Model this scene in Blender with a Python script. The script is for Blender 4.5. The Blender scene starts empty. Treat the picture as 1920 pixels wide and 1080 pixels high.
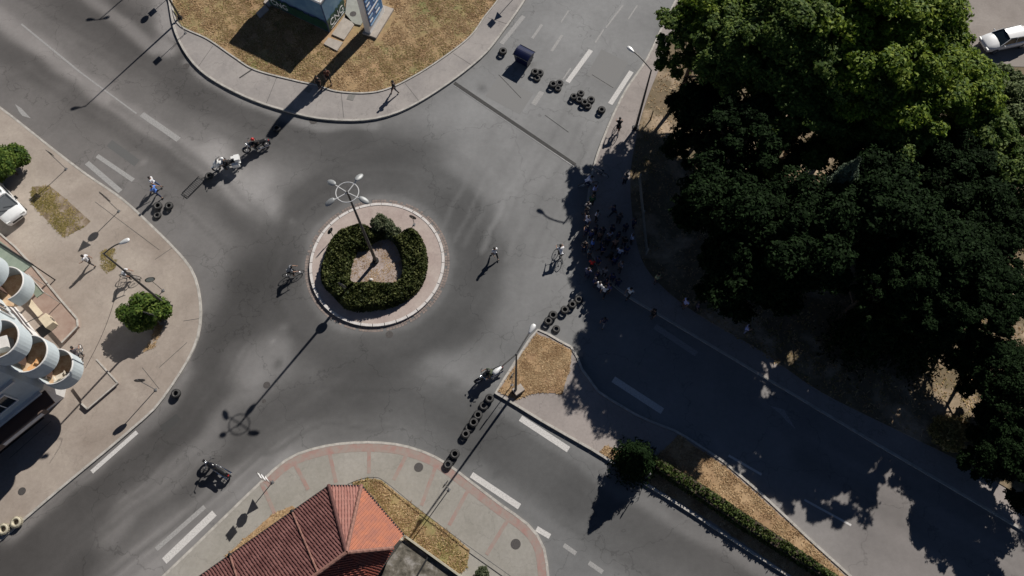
import bpy, bmesh, math, random
import numpy as np
from mathutils import Vector, Matrix
random.seed(7); np.random.seed(7)
R = math.radians
scene = bpy.context.scene
COL = scene.collection

# ------------------------------------------------------------------ camera, sky, sun
FPX, TILT, CAMH = 1400.0, R(21.88), 53.6
cam_data = bpy.data.cameras.new('camera')
cam = bpy.data.objects.new('camera', cam_data); COL.objects.link(cam)
cam.location = (0, 0, CAMH); cam.rotation_euler = (TILT, 0, 0)
cam_data.sensor_width = 36; cam_data.lens = FPX / 1920 * 36
cam_data.clip_start = 0.5; cam_data.clip_end = 3000
scene.camera = cam
SUN_AZ, SUN_EL = R(54.8), R(35.5)
w = bpy.data.worlds.new('World'); scene.world = w; w.use_nodes = True
nt = w.node_tree
sky = nt.nodes.new('ShaderNodeTexSky'); sky.sky_type = 'NISHITA'; sky.sun_disc = False
sky.sun_elevation = SUN_EL; sky.sun_rotation = math.pi/2 - SUN_AZ; sky.altitude = 2500; sky.air_density = 0.55; sky.dust_density = 0.0; sky.ozone_density = 1.5
bgn = nt.nodes['Background']; bgn.inputs[1].default_value = 0.05
nt.links.new(sky.outputs[0], bgn.inputs[0])
sl = bpy.data.lights.new('sun', 'SUN'); sl.energy = 5.0; sl.angle = R(0.5); sl.color = (1.0, 0.955, 0.89)
so = bpy.data.objects.new('sun', sl); COL.objects.link(so)
sdir = Vector((math.cos(SUN_EL)*math.cos(SUN_AZ), math.cos(SUN_EL)*math.sin(SUN_AZ), math.sin(SUN_EL)))
so.rotation_euler = sdir.to_track_quat('Z', 'Y').to_euler(); so.location = (60, 80, 80)
vs = scene.view_settings; vs.view_transform = 'Standard'; vs.look = 'None'; vs.gamma = 1
vs.use_curve_mapping = False; vs.exposure = 0.1
scene.render.engine = 'CYCLES'; scene.cycles.max_bounces = 5; scene.cycles.diffuse_bounces = 3
scene.cycles.transparent_max_bounces = 6

# ------------------------------------------------------------------ helpers
_ct, _st = math.cos(TILT), math.sin(TILT)
def G(px, py, z=0.0):
    """survey point read from the photograph -> place on the plane at height z"""
    u = (px-960)/FPX; v = (540-py)/FPX
    d = (u, _st+v*_ct, -_ct+v*_st); t = (z-CAMH)/d[2]
    return (d[0]*t, d[1]*t)
def GV(px, py, z=0.0):
    x, y = G(px, py, z); return Vector((x, y, z))
def tag(o, label=None, cat=None, group=None, kind=None):
    if label: o['label'] = label
    if cat: o['category'] = cat
    if group: o['group'] = group
    if kind: o['kind'] = kind
    return o
def empty(name, loc=(0,0,0), rz=0.0):
    o = bpy.data.objects.new(name, None); COL.objects.link(o)
    o.location = loc; o.rotation_euler = (0,0,rz); o.empty_display_size = .3
    return o
KIDS = {}
def setpar(o, p):
    if p is not None:
        o.parent = p; KIDS.setdefault(p.name, []).append(o)
def copy_tree(o, loc=None, rz=None, parent=None, scale=None):
    c = o.copy(); COL.objects.link(c)
    if parent is not None: setpar(c, parent)
    if loc is not None: c.location = loc
    if rz is not None: c.rotation_euler = (0,0,rz)
    if scale is not None: c.scale = (scale,)*3 if not hasattr(scale, '__len__') else scale
    for k in KIDS.get(o.name, []): copy_tree(k, parent=c)
    return c
class MB:
    def __init__(s): s.v=[]; s.f=[]; s.m=[]; s.mi=0
    def add(s, vs_, fs):
        b=len(s.v); s.v += [tuple(a) for a in vs_]; s.f += [tuple(b+i for i in f) for f in fs]; s.m += [s.mi]*len(fs); return s
    def box(s, c, size, rz=0, mat=None):
        hx,hy,hz = size[0]/2,size[1]/2,size[2]/2
        m = Matrix.Translation(c) @ (mat if mat is not None else Matrix.Rotation(rz,4,'Z'))
        vv=[m@Vector((x,y,z)) for z in (-hz,hz) for y in (-hy,hy) for x in (-hx,hx)]
        return s.add(vv,[(0,2,3,1),(4,5,7,6),(0,1,5,4),(2,6,7,3),(0,4,6,2),(1,3,7,5)])
    def tube(s, pts, r, n=6, cap=True):
        pts=[Vector(p) for p in pts]; rr = r if hasattr(r,'__len__') else [r]*len(pts)
        rings=[]; up=Vector((0,0,1))
        for i,p in enumerate(pts):
            d=(pts[min(i+1,len(pts)-1)]-pts[max(i-1,0)])
            if d.length<1e-9: d=Vector((0,0,1))
            d.normalize(); a=d.cross(up)
            if a.length<.05: a=d.cross(Vector((1,0,0)))
            a.normalize(); b=d.cross(a)
            rings.append([p+(a*math.cos(t)+b*math.sin(t))*rr[i] for t in [2*math.pi*k/n for k in range(n)]])
        vv=[q for rg in rings for q in rg]; ff=[]
        for i in range(len(rings)-1):
            for k in range(n): ff.append((i*n+k,i*n+(k+1)%n,(i+1)*n+(k+1)%n,(i+1)*n+k))
        if cap: ff.append(tuple(range(n-1,-1,-1))); ff.append(tuple((len(rings)-1)*n+k for k in range(n)))
        return s.add(vv,ff)
    def torus(s, c, R1, r, axis='Z', n=20, m=8, squash=1.0, mat=None):
        vv=[];ff=[]
        for i in range(n):
            a=2*math.pi*i/n
            for j in range(m):
                b=2*math.pi*j/m; q=R1+r*math.cos(b); z=r*squash*math.sin(b)
                p=Vector((q*math.cos(a),q*math.sin(a),z))
                if axis=='X': p=Vector((p.z,p.x,p.y))
                if axis=='Y': p=Vector((p.x,p.z,p.y))
                if mat is not None: p=mat@p
                vv.append(Vector(c)+p)
        for i in range(n):
            for j in range(m): ff.append((i*m+j,((i+1)%n)*m+j,((i+1)%n)*m+(j+1)%m,i*m+(j+1)%m))
        return s.add(vv,ff)
    def ball(s, c, r, n=10, m=6, mat=None):
        rx,ry,rz_ = r if hasattr(r,'__len__') else (r,r,r)
        vv=[];ff=[]
        for i in range(m+1):
            t=math.pi*i/m
            for k in range(n):
                a=2*math.pi*k/n; p=Vector((rx*math.sin(t)*math.cos(a),ry*math.sin(t)*math.sin(a),rz_*math.cos(t)))
                if mat is not None: p=mat@p
                vv.append(Vector(c)+p)
        for i in range(m):
            for k in range(n): ff.append((i*n+k,(i+1)*n+k,(i+1)*n+(k+1)%n,i*n+(k+1)%n))
        return s.add(vv,ff)
    def prism(s, poly, z0, z1):
        n=len(poly); a=sum(poly[i][0]*poly[(i+1)%n][1]-poly[(i+1)%n][0]*poly[i][1] for i in range(n))
        if a<0: poly=poly[::-1]
        vv=[(p[0],p[1],z0) for p in poly]+[(p[0],p[1],z1) for p in poly]
        ff=[tuple(range(n,2*n)),tuple(range(n-1,-1,-1))]+[(i,(i+1)%n,n+(i+1)%n,n+i) for i in range(n)]
        return s.add(vv,ff)
    def sheet(s, poly, z):
        n=len(poly); a=sum(poly[i][0]*poly[(i+1)%n][1]-poly[(i+1)%n][0]*poly[i][1] for i in range(n))
        if a<0: poly=poly[::-1]
        return s.add([(p[0],p[1],z) for p in poly],[tuple(range(n))])
    def build(s, name, mats, parent=None, smooth=False, tri=False):
        me=bpy.data.meshes.new(name); me.from_pydata(s.v,[],s.f)
        if not isinstance(mats,(list,tuple)): mats=[mats]
        for m in mats: me.materials.append(m)
        if len(mats)>1: me.polygons.foreach_set('material_index', s.m)
        if smooth: me.polygons.foreach_set('use_smooth',[True]*len(me.polygons))
        me.update()
        o=bpy.data.objects.new(name,me); COL.objects.link(o); setpar(o,parent); return o
def smooth_line(pts, per=8, closed=False):
    out=[]; n=len(pts); rng = range(n) if closed else range(n-1)
    for i in rng:
        if closed: p0,p1,p2,p3=[pts[(i+k)%n] for k in (-1,0,1,2)]
        else: p0,p1,p2,p3=pts[max(i-1,0)],pts[i],pts[i+1],pts[min(i+2,n-1)]
        for k in range(per):
            t=k/per
            out.append(tuple(.5*((2*p1[c])+(-p0[c]+p2[c])*t+(2*p0[c]-5*p1[c]+4*p2[c]-p3[c])*t*t+(-p0[c]+3*p1[c]-3*p2[c]+p3[c])*t**3) for c in (0,1)))
    if not closed: out.append(tuple(pts[-1]))
    return out
def offset_line(pts, d, closed=False):
    out=[]; n=len(pts)
    for i in range(n):
        a=pts[(i-1)%n] if (closed or i>0) else pts[i]; b=pts[(i+1)%n] if (closed or i<n-1) else pts[i]
        t=(b[0]-a[0],b[1]-a[1]); L=math.hypot(*t) or 1
        out.append((pts[i][0]-t[1]/L*d, pts[i][1]+t[0]/L*d))
    return out
def inside(poly, x, y):
    x=np.asarray(x); y=np.asarray(y); c=np.zeros(x.shape,bool); n=len(poly)
    for i in range(n):
        x1,y1=poly[i]; x2,y2=poly[(i+1)%n]
        if y1==y2: continue
        c ^= ((y1>y)!=(y2>y)) & (x < (x2-x1)*(y-y1)/(y2-y1)+x1)
    return c

# ------------------------------------------------------------------ materials
def mat(name, col, rough=.8, metal=0.0, col2=None, scale=3.0, bump=0.0, bscale=40.0, detail=6, coat=0, spec=None, trans=0, fac=(.35,.65)):
    m=bpy.data.materials.new(name); m.use_nodes=True; t=m.node_tree; b=t.nodes['Principled BSDF']
    b.inputs['Base Color'].default_value=(*col,1); b.inputs['Roughness'].default_value=rough; b.inputs['Metallic'].default_value=metal
    if spec is not None: b.inputs['Specular IOR Level'].default_value=spec
    if coat: b.inputs['Coat Weight'].default_value=coat
    if trans: b.inputs['Transmission Weight'].default_value=trans
    tc=t.nodes.new('ShaderNodeTexCoord')
    if col2 is not None:
        n=t.nodes.new('ShaderNodeTexNoise'); n.inputs['Scale'].default_value=scale; n.inputs['Detail'].default_value=detail; n.inputs['Roughness'].default_value=.65
        r=t.nodes.new('ShaderNodeValToRGB'); r.color_ramp.elements[0].position=fac[0]; r.color_ramp.elements[1].position=fac[1]
        r.color_ramp.elements[0].color=(*col,1); r.color_ramp.elements[1].color=(*col2,1)
        t.links.new(tc.outputs['Object'],n.inputs['Vector']); t.links.new(n.outputs['Fac'],r.inputs[0]); t.links.new(r.outputs[0],b.inputs['Base Color'])
    if bump:
        n2=t.nodes.new('ShaderNodeTexNoise'); n2.inputs['Scale'].default_value=bscale; n2.inputs['Detail'].default_value=4
        bp=t.nodes.new('ShaderNodeBump'); bp.inputs['Strength'].default_value=bump; bp.inputs['Distance'].default_value=.03
        t.links.new(tc.outputs['Object'],n2.inputs['Vector']); t.links.new(n2.outputs['Fac'],bp.inputs['Height']); t.links.new(bp.outputs[0],b.inputs['Normal'])
    return m
def wear_mat(name, a, b_, c_=None, s1=.35, s2=6, cracks=0.0, bump=.12, rough=.9, amp=.1):
    """large stains times fine grain, optional crack lines"""
    m=bpy.data.materials.new(name); m.use_nodes=True; t=m.node_tree; b=t.nodes['Principled BSDF']; b.inputs['Roughness'].default_value=rough
    L=t.links.new; N=t.nodes.new
    tc=N('ShaderNodeTexCoord')
    n1=N('ShaderNodeTexNoise'); n1.inputs['Scale'].default_value=s1; n1.inputs['Detail'].default_value=7; n1.inputs['Roughness'].default_value=.62; n1.inputs['Distortion'].default_value=.4
    r=N('ShaderNodeValToRGB'); e=r.color_ramp.elements; e[0].position=.33; e[1].position=.66; e[0].color=(*a,1); e[1].color=(*b_,1)
    if c_: q=e.new(.5); q.color=(*c_,1)
    L(tc.outputs['Object'],n1.inputs['Vector']); L(n1.outputs['Fac'],r.inputs[0])
    n2=N('ShaderNodeTexNoise'); n2.inputs['Scale'].default_value=s2; n2.inputs['Detail'].default_value=8; n2.inputs['Roughness'].default_value=.7
    L(tc.outputs['Object'],n2.inputs['Vector'])
    mr=N('ShaderNodeMapRange'); mr.inputs[1].default_value=.3; mr.inputs[2].default_value=.7; mr.inputs[3].default_value=1-amp; mr.inputs[4].default_value=1+amp
    L(n2.outputs['Fac'],mr.inputs[0])
    mx=N('ShaderNodeVectorMath'); mx.operation='SCALE'; L(r.outputs[0],mx.inputs[0]); L(mr.outputs[0],mx.inputs['Scale'])
    last=mx.outputs[0]
    if cracks:
        vo=N('ShaderNodeTexVoronoi'); vo.feature='DISTANCE_TO_EDGE'; vo.inputs['Scale'].default_value=.28
        nd=N('ShaderNodeTexNoise'); nd.inputs['Scale'].default_value=1.3; nd.inputs['Detail'].default_value=5
        va=N('ShaderNodeVectorMath'); va.operation='MULTIPLY_ADD'; va.inputs[1].default_value=(1.6,1.6,1.6)
        L(tc.outputs['Object'],nd.inputs['Vector']); L(nd.outputs['Color'],va.inputs[0]); L(tc.outputs['Object'],va.inputs[2]); L(va.outputs[0],vo.inputs['Vector'])
        cr=N('ShaderNodeMapRange'); cr.inputs[1].default_value=.0; cr.inputs[2].default_value=.012; cr.inputs[3].default_value=1-cracks; cr.inputs[4].default_value=1
        L(vo.outputs['Distance'],cr.inputs[0])
        m2=N('ShaderNodeVectorMath'); m2.operation='SCALE'; L(last,m2.inputs[0]); L(cr.outputs[0],m2.inputs['Scale']); last=m2.outputs[0]
    L(last,b.inputs['Base Color'])
    bp=N('ShaderNodeBump'); bp.inputs['Strength'].default_value=bump; bp.inputs['Distance'].default_value=.02
    L(n2.outputs['Fac'],bp.inputs['Height']); L(bp.outputs[0],b.inputs['Normal'])
    return m
def leaf_mat(name, c1, c2, c3, scale=1.2, trans=.3, spec=.18):
    m=bpy.data.materials.new(name); m.use_nodes=True; t=m.node_tree; L=t.links.new; N=t.nodes.new
    b=t.nodes['Principled BSDF']; b.inputs['Roughness'].default_value=.65; b.inputs['Specular IOR Level'].default_value=spec
    tc=N('ShaderNodeTexCoord'); n=N('ShaderNodeTexNoise'); n.inputs['Scale'].default_value=scale; n.inputs['Detail'].default_value=4
    L(tc.outputs['Object'],n.inputs['Vector'])
    ge=N('ShaderNodeNewGeometry')
    ad=N('ShaderNodeMath'); ad.operation='MULTIPLY_ADD'; ad.inputs[1].default_value=.55; 
    L(ge.outputs['Random Per Island'],ad.inputs[0]); L(n.outputs['Fac'],ad.inputs[2])
    r=N('ShaderNodeValToRGB'); e=r.color_ramp.elements; e[0].position=.42; e[1].position=1.05; e[0].color=(*c1,1); e[1].color=(*c3,1); q=e.new(.75); q.color=(*c2,1)
    L(ad.outputs[0],r.inputs[0]); L(r.outputs[0],b.inputs['Base Color'])
    tr=N('ShaderNodeBsdfTranslucent'); L(r.outputs[0],tr.inputs['Color'])
    ms=N('ShaderNodeMixShader'); ms.inputs[0].default_value=trans
    L(b.outputs[0],ms.inputs[1]); L(tr.outputs[0],ms.inputs[2]); L(ms.outputs[0],t.nodes['Material Output'].inputs[0])
    return m
def attr_asphalt():
    m=bpy.data.materials.new('asphalt'); m.use_nodes=True; t=m.node_tree; L=t.links.new; N=t.nodes.new
    b=t.nodes['Principled BSDF']; b.inputs['Roughness'].default_value=.88; b.inputs['Specular IOR Level'].default_value=.25
    at=N('ShaderNodeAttribute'); at.attribute_name='wear'
    tc=N('ShaderNodeTexCoord')
    def nz(s,d,rg,lo,hi,dist=0):
        n=N('ShaderNodeTexNoise'); n.inputs['Scale'].default_value=s; n.inputs['Detail'].default_value=d; n.inputs['Roughness'].default_value=rg; n.inputs['Distortion'].default_value=dist
        L(tc.outputs['Object'],n.inputs['Vector']); r=N('ShaderNodeMapRange'); r.inputs[1].default_value=.3; r.inputs[2].default_value=.7; r.inputs[3].default_value=lo; r.inputs[4].default_value=hi
        L(n.outputs['Fac'],r.inputs[0]); return r.outputs[0],n
    a1,_=nz(.25,6,.6,.93,1.08,.5); a2,_=nz(2.2,8,.7,.93,1.08); a3,n3=nz(24,4,.7,.87,1.13)
    mu=N('ShaderNodeMath'); mu.operation='MULTIPLY'; L(a1,mu.inputs[0]); L(a2,mu.inputs[1])
    mu2=N('ShaderNodeMath'); mu2.operation='MULTIPLY'; L(mu.outputs[0],mu2.inputs[0]); L(a3,mu2.inputs[1])
    vo=N('ShaderNodeTexVoronoi'); vo.feature='DISTANCE_TO_EDGE'; vo.inputs['Scale'].default_value=.16
    nd=N('ShaderNodeTexNoise'); nd.inputs['Scale'].default_value=.9; nd.inputs['Detail'].default_value=6
    va=N('ShaderNodeVectorMath'); va.operation='MULTIPLY_ADD'; va.inputs[1].default_value=(2.4,2.4,2.4)
    L(tc.outputs['Object'],nd.inputs['Vector']); L(nd.outputs['Color'],va.inputs[0]); L(tc.outputs['Object'],va.inputs[2]); L(va.outputs[0],vo.inputs['Vector'])
    cr=N('ShaderNodeMapRange'); cr.inputs[1].default_value=0; cr.inputs[2].default_value=.008; cr.inputs[3].default_value=.72; cr.inputs[4].default_value=1
    L(vo.outputs['Distance'],cr.inputs[0])
    mu3=N('ShaderNodeMath'); mu3.operation='MULTIPLY'; L(mu2.outputs[0],mu3.inputs[0]); L(cr.outputs[0],mu3.inputs[1])
    mx=N('ShaderNodeVectorMath'); mx.operation='SCALE'; L(at.outputs['Color'],mx.inputs[0]); L(mu3.outputs[0],mx.inputs['Scale']); L(mx.outputs[0],b.inputs['Base Color'])
    bp=N('ShaderNodeBump'); bp.inputs['Strength'].default_value=.25; bp.inputs['Distance'].default_value=.01; L(n3.outputs['Fac'],bp.inputs['Height']); L(bp.outputs[0],b.inputs['Normal'])
    return m
def marking_mat(name, c, worn=.5):
    m=bpy.data.materials.new(name); m.use_nodes=True; t=m.node_tree; L=t.links.new; N=t.nodes.new
    b=t.nodes['Principled BSDF']; b.inputs['Roughness'].default_value=.8
    tc=N('ShaderNodeTexCoord'); n=N('ShaderNodeTexNoise'); n.inputs['Scale'].default_value=11; n.inputs['Detail'].default_value=8; n.inputs['Roughness'].default_value=.8
    L(tc.outputs['Object'],n.inputs['Vector'])
    r=N('ShaderNodeValToRGB'); e=r.color_ramp.elements; e[0].position=worn-.14; e[1].position=worn+.2; e[0].color=(.2,.195,.19,1); e[1].color=(*c,1)
    L(n.outputs['Fac'],r.inputs[0]); L(r.outputs[0],b.inputs['Base Color'])
    return m
M={}
M['asphalt']=attr_asphalt()
M['kerb']=mat('kerb concrete',(.50,.47,.43),.85,col2=(.33,.31,.28),scale=2.5,bump=.2,bscale=30)
M['kerb_white']=mat('pale kerb stone',(.72,.68,.65),.8,col2=(.5,.47,.45),scale=3,bump=.2)
M['pave_w']=wear_mat('dusty concrete pavement',(.26,.215,.18),(.39,.335,.285),(.325,.275,.235),.22,5,cracks=.12)
M['pave_n']=wear_mat('grey pavement',(.25,.23,.22),(.35,.32,.30),None,.3,4,cracks=.2)
M['pave_s']=wear_mat('grey beige pavers',(.26,.245,.215),(.33,.31,.28),None,.4,5,cracks=.15)
M['pave_e']=wear_mat('pinkish worn pavement',(.26,.23,.215),(.33,.29,.27),None,.3,5,cracks=.25)
M['pink']=mat('red brick band',(.33,.19,.165),.9,col2=(.30,.25,.22),scale=2.2,bump=.2,fac=(.3,.6))
M['soil']=wear_mat('dry grass soil',(.28,.17,.095),(.44,.30,.17),(.36,.235,.125),.55,4,bump=.8,amp=.25)
M['soil_green']=wear_mat('patchy grass soil',(.38,.24,.13),(.20,.19,.07),(.33,.225,.115),.2,3,bump=.8,amp=.25)
M['park']=wear_mat('park earth',(.20,.145,.09),(.44,.33,.23),(.15,.115,.065),.3,3,bump=.8,amp=.25)
M['gravel']=wear_mat('pink gravel',(.30,.235,.205),(.42,.35,.32),None,1.2,11,bump=.9,amp=.25)
M['island']=wear_mat('island paving',(.36,.285,.26),(.45,.38,.34),None,.6,5,cracks=.1)
M['marking']=marking_mat('white road paint',(.62,.60,.58),.36)
M['marking_worn']=marking_mat('worn road paint',(.42,.41,.40),.48)
M['joint']=mat('tar joint',(.035,.034,.033),.9,col2=(.07,.068,.066),scale=8)
M['metal']=mat('galvanised steel',(.42,.42,.42),.45,.8,col2=(.3,.3,.3),scale=6)
M['dark_metal']=mat('dark steel',(.04,.04,.042),.5,.6)
M['pole']=mat('weathered pole',(.13,.125,.12),.6,.5,col2=(.08,.075,.07),scale=4)
M['lamp']=mat('lamp housing',(.66,.66,.65),.4,.2)
M['flood']=mat('floodlight casing',(.30,.31,.31),.55,.3)
M['glass_lamp']=mat('lamp lens',(.75,.76,.74),.2)
M['rubber']=mat('tyre rubber',(.022,.022,.023),.75,col2=(.05,.048,.046),scale=9,bump=.2)
M['black']=mat('black plastic',(.012,.012,.013),.5)
M['gloss_black']=mat('black paint',(.012,.012,.014),.18,coat=.5)
M['white']=mat('white paint',(.8,.8,.79),.35,coat=.4)
M['chrome']=mat('chrome',(.75,.75,.76),.15,1.0)
M['alu']=mat('aluminium',(.55,.55,.56),.35,1.0)
M['glass']=mat('dark glass',(.02,.03,.04),.08,spec=.8)
M['red']=mat('red',(.45,.02,.02),.3)
M['skin']=mat('skin',(.33,.19,.13),.6)
M['eye']=mat('eye',(.03,.02,.02),.3)
M['hair']=mat('dark hair',(.015,.011,.009),.7)
M['hairb']=mat('brown hair',(.07,.04,.025),.7)
M['manhole']=mat('cast iron cover',(.065,.06,.058),.7,.3,col2=(.11,.10,.095),scale=14,bump=.5)
M['cover']=mat('grey concrete cover',(.17,.165,.15),.85,col2=(.22,.21,.2),scale=8)
M['bark']=mat('bark',(.10,.07,.05),.9,col2=(.05,.036,.026),scale=6,bump=.6,bscale=15)
M['leaf_a']=leaf_mat('leaf bright',(.035,.075,.006),(.10,.165,.012),(.22,.28,.03))
M['leaf_b']=leaf_mat('leaf mid green',(.026,.055,.010),(.065,.115,.018),(.14,.19,.035))
M['leaf_c']=leaf_mat('leaf pale grey green',(.045,.065,.02),(.10,.14,.045),(.2,.24,.1))
M['leaf_pine']=leaf_mat('needle blue green',(.03,.05,.03),(.06,.09,.055),(.11,.14,.09),trans=.1)
M['leaf_hedge']=leaf_mat('hedge leaf',(.016,.025,.007),(.048,.062,.015),(.11,.12,.04),1.0,trans=.1)
M['leaf_d']=leaf_mat('dark shaded leaf',(.004,.009,.003),(.008,.016,.006),(.018,.034,.012),trans=.05,spec=.02)  # near-black: dark needles, plus taller trees' shade put into the leaf colour
M['leaf_shrub']=leaf_mat('shrub leaf',(.035,.05,.022),(.07,.09,.045),(.13,.14,.08),3)
M['dry']=leaf_mat('dry grass blade',(.26,.155,.08),(.40,.265,.14),(.56,.41,.24),.8,trans=.2)
M['greengrass']=leaf_mat('olive grass blade',(.14,.12,.035),(.23,.185,.06),(.38,.29,.13),.5,trans=.15)
def rnd_leafquads(pts, nrm, size, jit=.6, aspect=.55):
    """pts (n,3), nrm (n,3) -> verts, faces of rhombic leaves"""
    n=len(pts); nrm=nrm+np.random.normal(0,jit,(n,3)); nrm/=np.linalg.norm(nrm,axis=1)[:,None]
    a=np.random.normal(0,1,(n,3)); a-=nrm*(a*nrm).sum(1)[:,None]; a/=np.linalg.norm(a,axis=1)[:,None]; b=np.cross(nrm,a)
    s=size*np.random.uniform(.6,1.35,(n,1))
    v=np.stack([pts-a*s, pts-b*s*aspect+nrm*s*.12, pts+a*s, pts+b*s*aspect+nrm*s*.12],1).reshape(-1,3)
    f=np.arange(4*n).reshape(-1,4)
    return v,f
def np_mesh(name, v, f, m, parent=None, link=True):
    me=bpy.data.meshes.new(name); me.vertices.add(len(v)); me.vertices.foreach_set('co',np.asarray(v,np.float32).ravel())
    k=f.shape[1]; me.loops.add(f.size); me.loops.foreach_set('vertex_index',f.astype(np.int32).ravel()); me.polygons.add(len(f))
    me.polygons.foreach_set('loop_start',np.arange(0,f.size,k,dtype=np.int32)); me.polygons.foreach_set('loop_total',np.full(len(f),k,np.int32))
    me.update(calc_edges=True); me.materials.append(m)
    if not link: return me
    o=bpy.data.objects.new(name,me); COL.objects.link(o); setpar(o,parent); return o

# ------------------------------------------------------------------ ground and road
g_=MB(); g_.sheet([(-700,-700),(700,-700),(700,700),(-700,700)],-.06)
tag(g_.build('ground',M['soil']),kind='structure')
xs=np.concatenate([[-170,-120,-85],np.arange(-62,60,.27),[80,120,170]]); ys=np.concatenate([[-90,-50,-25],np.arange(-9,66,.27),[85,120,170]])
XX,YY=np.meshgrid(xs,ys)
LUM=np.full(XX.shape,108.0)
ISL=(-10.55,23.6)
_rs=np.random.RandomState(12)
def fbm(sc,n=26,seed=0):
    r=np.random.RandomState(seed); o=np.zeros(XX.shape)
    for k in range(n):
        a=r.uniform(0,6.28); f=sc*r.uniform(.4,2.6); o+=np.sin(XX*math.cos(a)*f+YY*math.sin(a)*f+r.uniform(0,6.28)+1.2*np.sin(YY*f*.5+k))/(f/sc)**.5
    return o/n**.5
WX,WY=fbm(.8,30,1)*.17,fbm(.8,30,2)*.17
X0_,Y0_=XX+WX,YY+WY
def stroke(pts, width, lum, k=.9, px=True):
    global LUM
    P=[G(*p) if px else p for p in pts]; D=np.full(XX.shape,1e9)
    for a,b in zip(P[:-1],P[1:]):
        dx,dy=b[0]-a[0],b[1]-a[1]; L2=dx*dx+dy*dy+1e-9
        t=np.clip(((X0_-a[0])*dx+(Y0_-a[1])*dy)/L2,0,1); D=np.minimum(D,np.hypot(X0_-a[0]-t*dx,Y0_-a[1]-t*dy))
    wgt=k*np.exp(-(D/width)**3.2); LUM=LUM*(1-wgt)+lum*wgt
def blob(px,py,r,lum,k=.8):
    stroke([(px,py),(px+1,py+1)],r,lum,k)
# lighter general areas
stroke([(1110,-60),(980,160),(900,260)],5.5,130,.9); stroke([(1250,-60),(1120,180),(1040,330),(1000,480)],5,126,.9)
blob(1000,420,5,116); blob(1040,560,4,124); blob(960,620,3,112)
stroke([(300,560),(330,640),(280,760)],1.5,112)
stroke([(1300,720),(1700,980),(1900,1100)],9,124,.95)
# north-west road
stroke([(-100,20),(60,150),(250,300)],6,104)
stroke([(60,-60),(300,110),(520,240),(700,290),(820,300)],2.8,75,.92)
stroke([(-60,50),(120,170),(330,300),(470,420)],1.5,80,.92)
stroke([(20,150),(190,260),(330,370)],1.0,98,.7)
stroke([(-40,0),(60,80),(180,170),(300,250),(430,330)],.85,132,.9)
stroke([(150,-20),(215,35),(290,90)],.7,128,.8); stroke([(300,-30),(318,90)],1.0,138,.8)
stroke([(350,115),(420,170),(500,205),(600,235),(700,238)],.5,124,.8)
# ring round the island
ang=[R(a) for a in range(0,361,10)]
stroke([(ISL[0]+8.0*math.cos(a),ISL[1]+8.0*math.sin(a)) for a in ang],2.3,78,.93,px=False)
stroke([(ISL[0]+5.7*math.cos(a),ISL[1]+5.7*math.sin(a)) for a in ang],.35,112,.7,px=False)
blob(470,345,1.9,132,.9); blob(400,290,1.5,132); stroke([(400,290),(440,340),(500,390)],1.3,138,.8)
blob(880,300,2.6,124,.8); blob(960,330,2.5,126,.8); stroke([(840,250),(960,360)],1.6,124,.5)

# south-west road
stroke([(500,480),(450,600),(400,720),(250,880),(40,1040),(-200,1200)],2.5,68,.95)
stroke([(640,690),(520,800),(400,900),(250,1010),(120,1110)],1.9,74,.93)
stroke([(140,1080),(60,1130)],3.0,72,.8)
stroke([(520,650),(470,740),(380,840),(250,940),(210,1000)],1.0,112,.9)
blob(470,680,1.9,118,.85); blob(520,700,1.1,108,.6); blob(585,710,.9,112,.6)
stroke([(560,820),(430,920),(260,1060)],1.2,134,.9); stroke([(330,1010),(240,1090)],2.2,130,.9)
stroke([(330,640),(350,700),(280,790),(170,880),(20,1000)],.7,116,.85)
# south road
stroke([(480,800),(560,750),(680,730),(800,760),(900,820),(1100,940),(1500,1160)],2.2,78,.92)
stroke([(560,820),(680,805),(800,825),(900,900)],.9,98,.7)
blob(880,690,1.9,120,.85); blob(820,690,1.6,112,.7); stroke([(820,680),(930,720)],1.0,120,.7)
stroke([(930,760),(1100,870),(1300,1000),(1460,1090)],.5,114,.8)
stroke([(880,880),(1010,990),(1120,1070),(1200,1130)],.9,108,.8)
stroke([(1000,880),(1400,1110)],1.1,82,.8); stroke([(1100,1000),(1300,1110)],1.2,92,.7)
# east road tracks
stroke([(1500,860),(1700,980),(1860,1080)],.8,108,.7); stroke([(1560,960),(1800,1110)],.7,112,.7)
# thin tyre-polished arcs round the island and along the lanes
RR=np.hypot(XX-ISL[0],YY-ISL[1])+.25*WX
for k in range(34):
    r0=_rs.uniform(5.9,11.5); w0=_rs.uniform(.18,.5); a0=_rs.uniform(0,6.28); aa=np.arctan2(YY-ISL[1],XX-ISL[0])
    gate=np.clip(.5+1.4*np.cos(aa-a0),0,1); q=np.exp(-((RR-r0)/w0)**2)*gate*_rs.uniform(.04,.12); LUM=LUM*(1-q)+(_rs.uniform(66,84) if k%5 else 100)*q
def lanes(pts,offs,n,lo,hi,seed):
    r=np.random.RandomState(seed); L0=[G(*p) for p in pts]
    for k in range(n):
        o=r.uniform(*offs); ln=offset_line(L0,o); a=r.randint(0,max(1,len(ln)-2)); stroke(ln[a:a+3+r.randint(0,3)],r.uniform(.16,.34),r.uniform(lo,hi),r.uniform(.12,.38),px=False)
lanes([(-100,-90),(40,-10),(170,60),(300,130),(420,195),(540,245),(680,290)],(-3.2,3.2),10,66,90,1)
lanes([(-100,60),(40,130),(180,220),(300,300),(400,370),(480,450)],(-2.5,2.5),9,72,110,2)
lanes([(500,480),(440,600),(380,720),(250,870),(110,990),(-30,1100)],(-2.4,2.4),10,62,84,3)
lanes([(640,690),(500,800),(380,900),(240,1010),(100,1120)],(-2.2,2.2),9,62,92,4)
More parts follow.
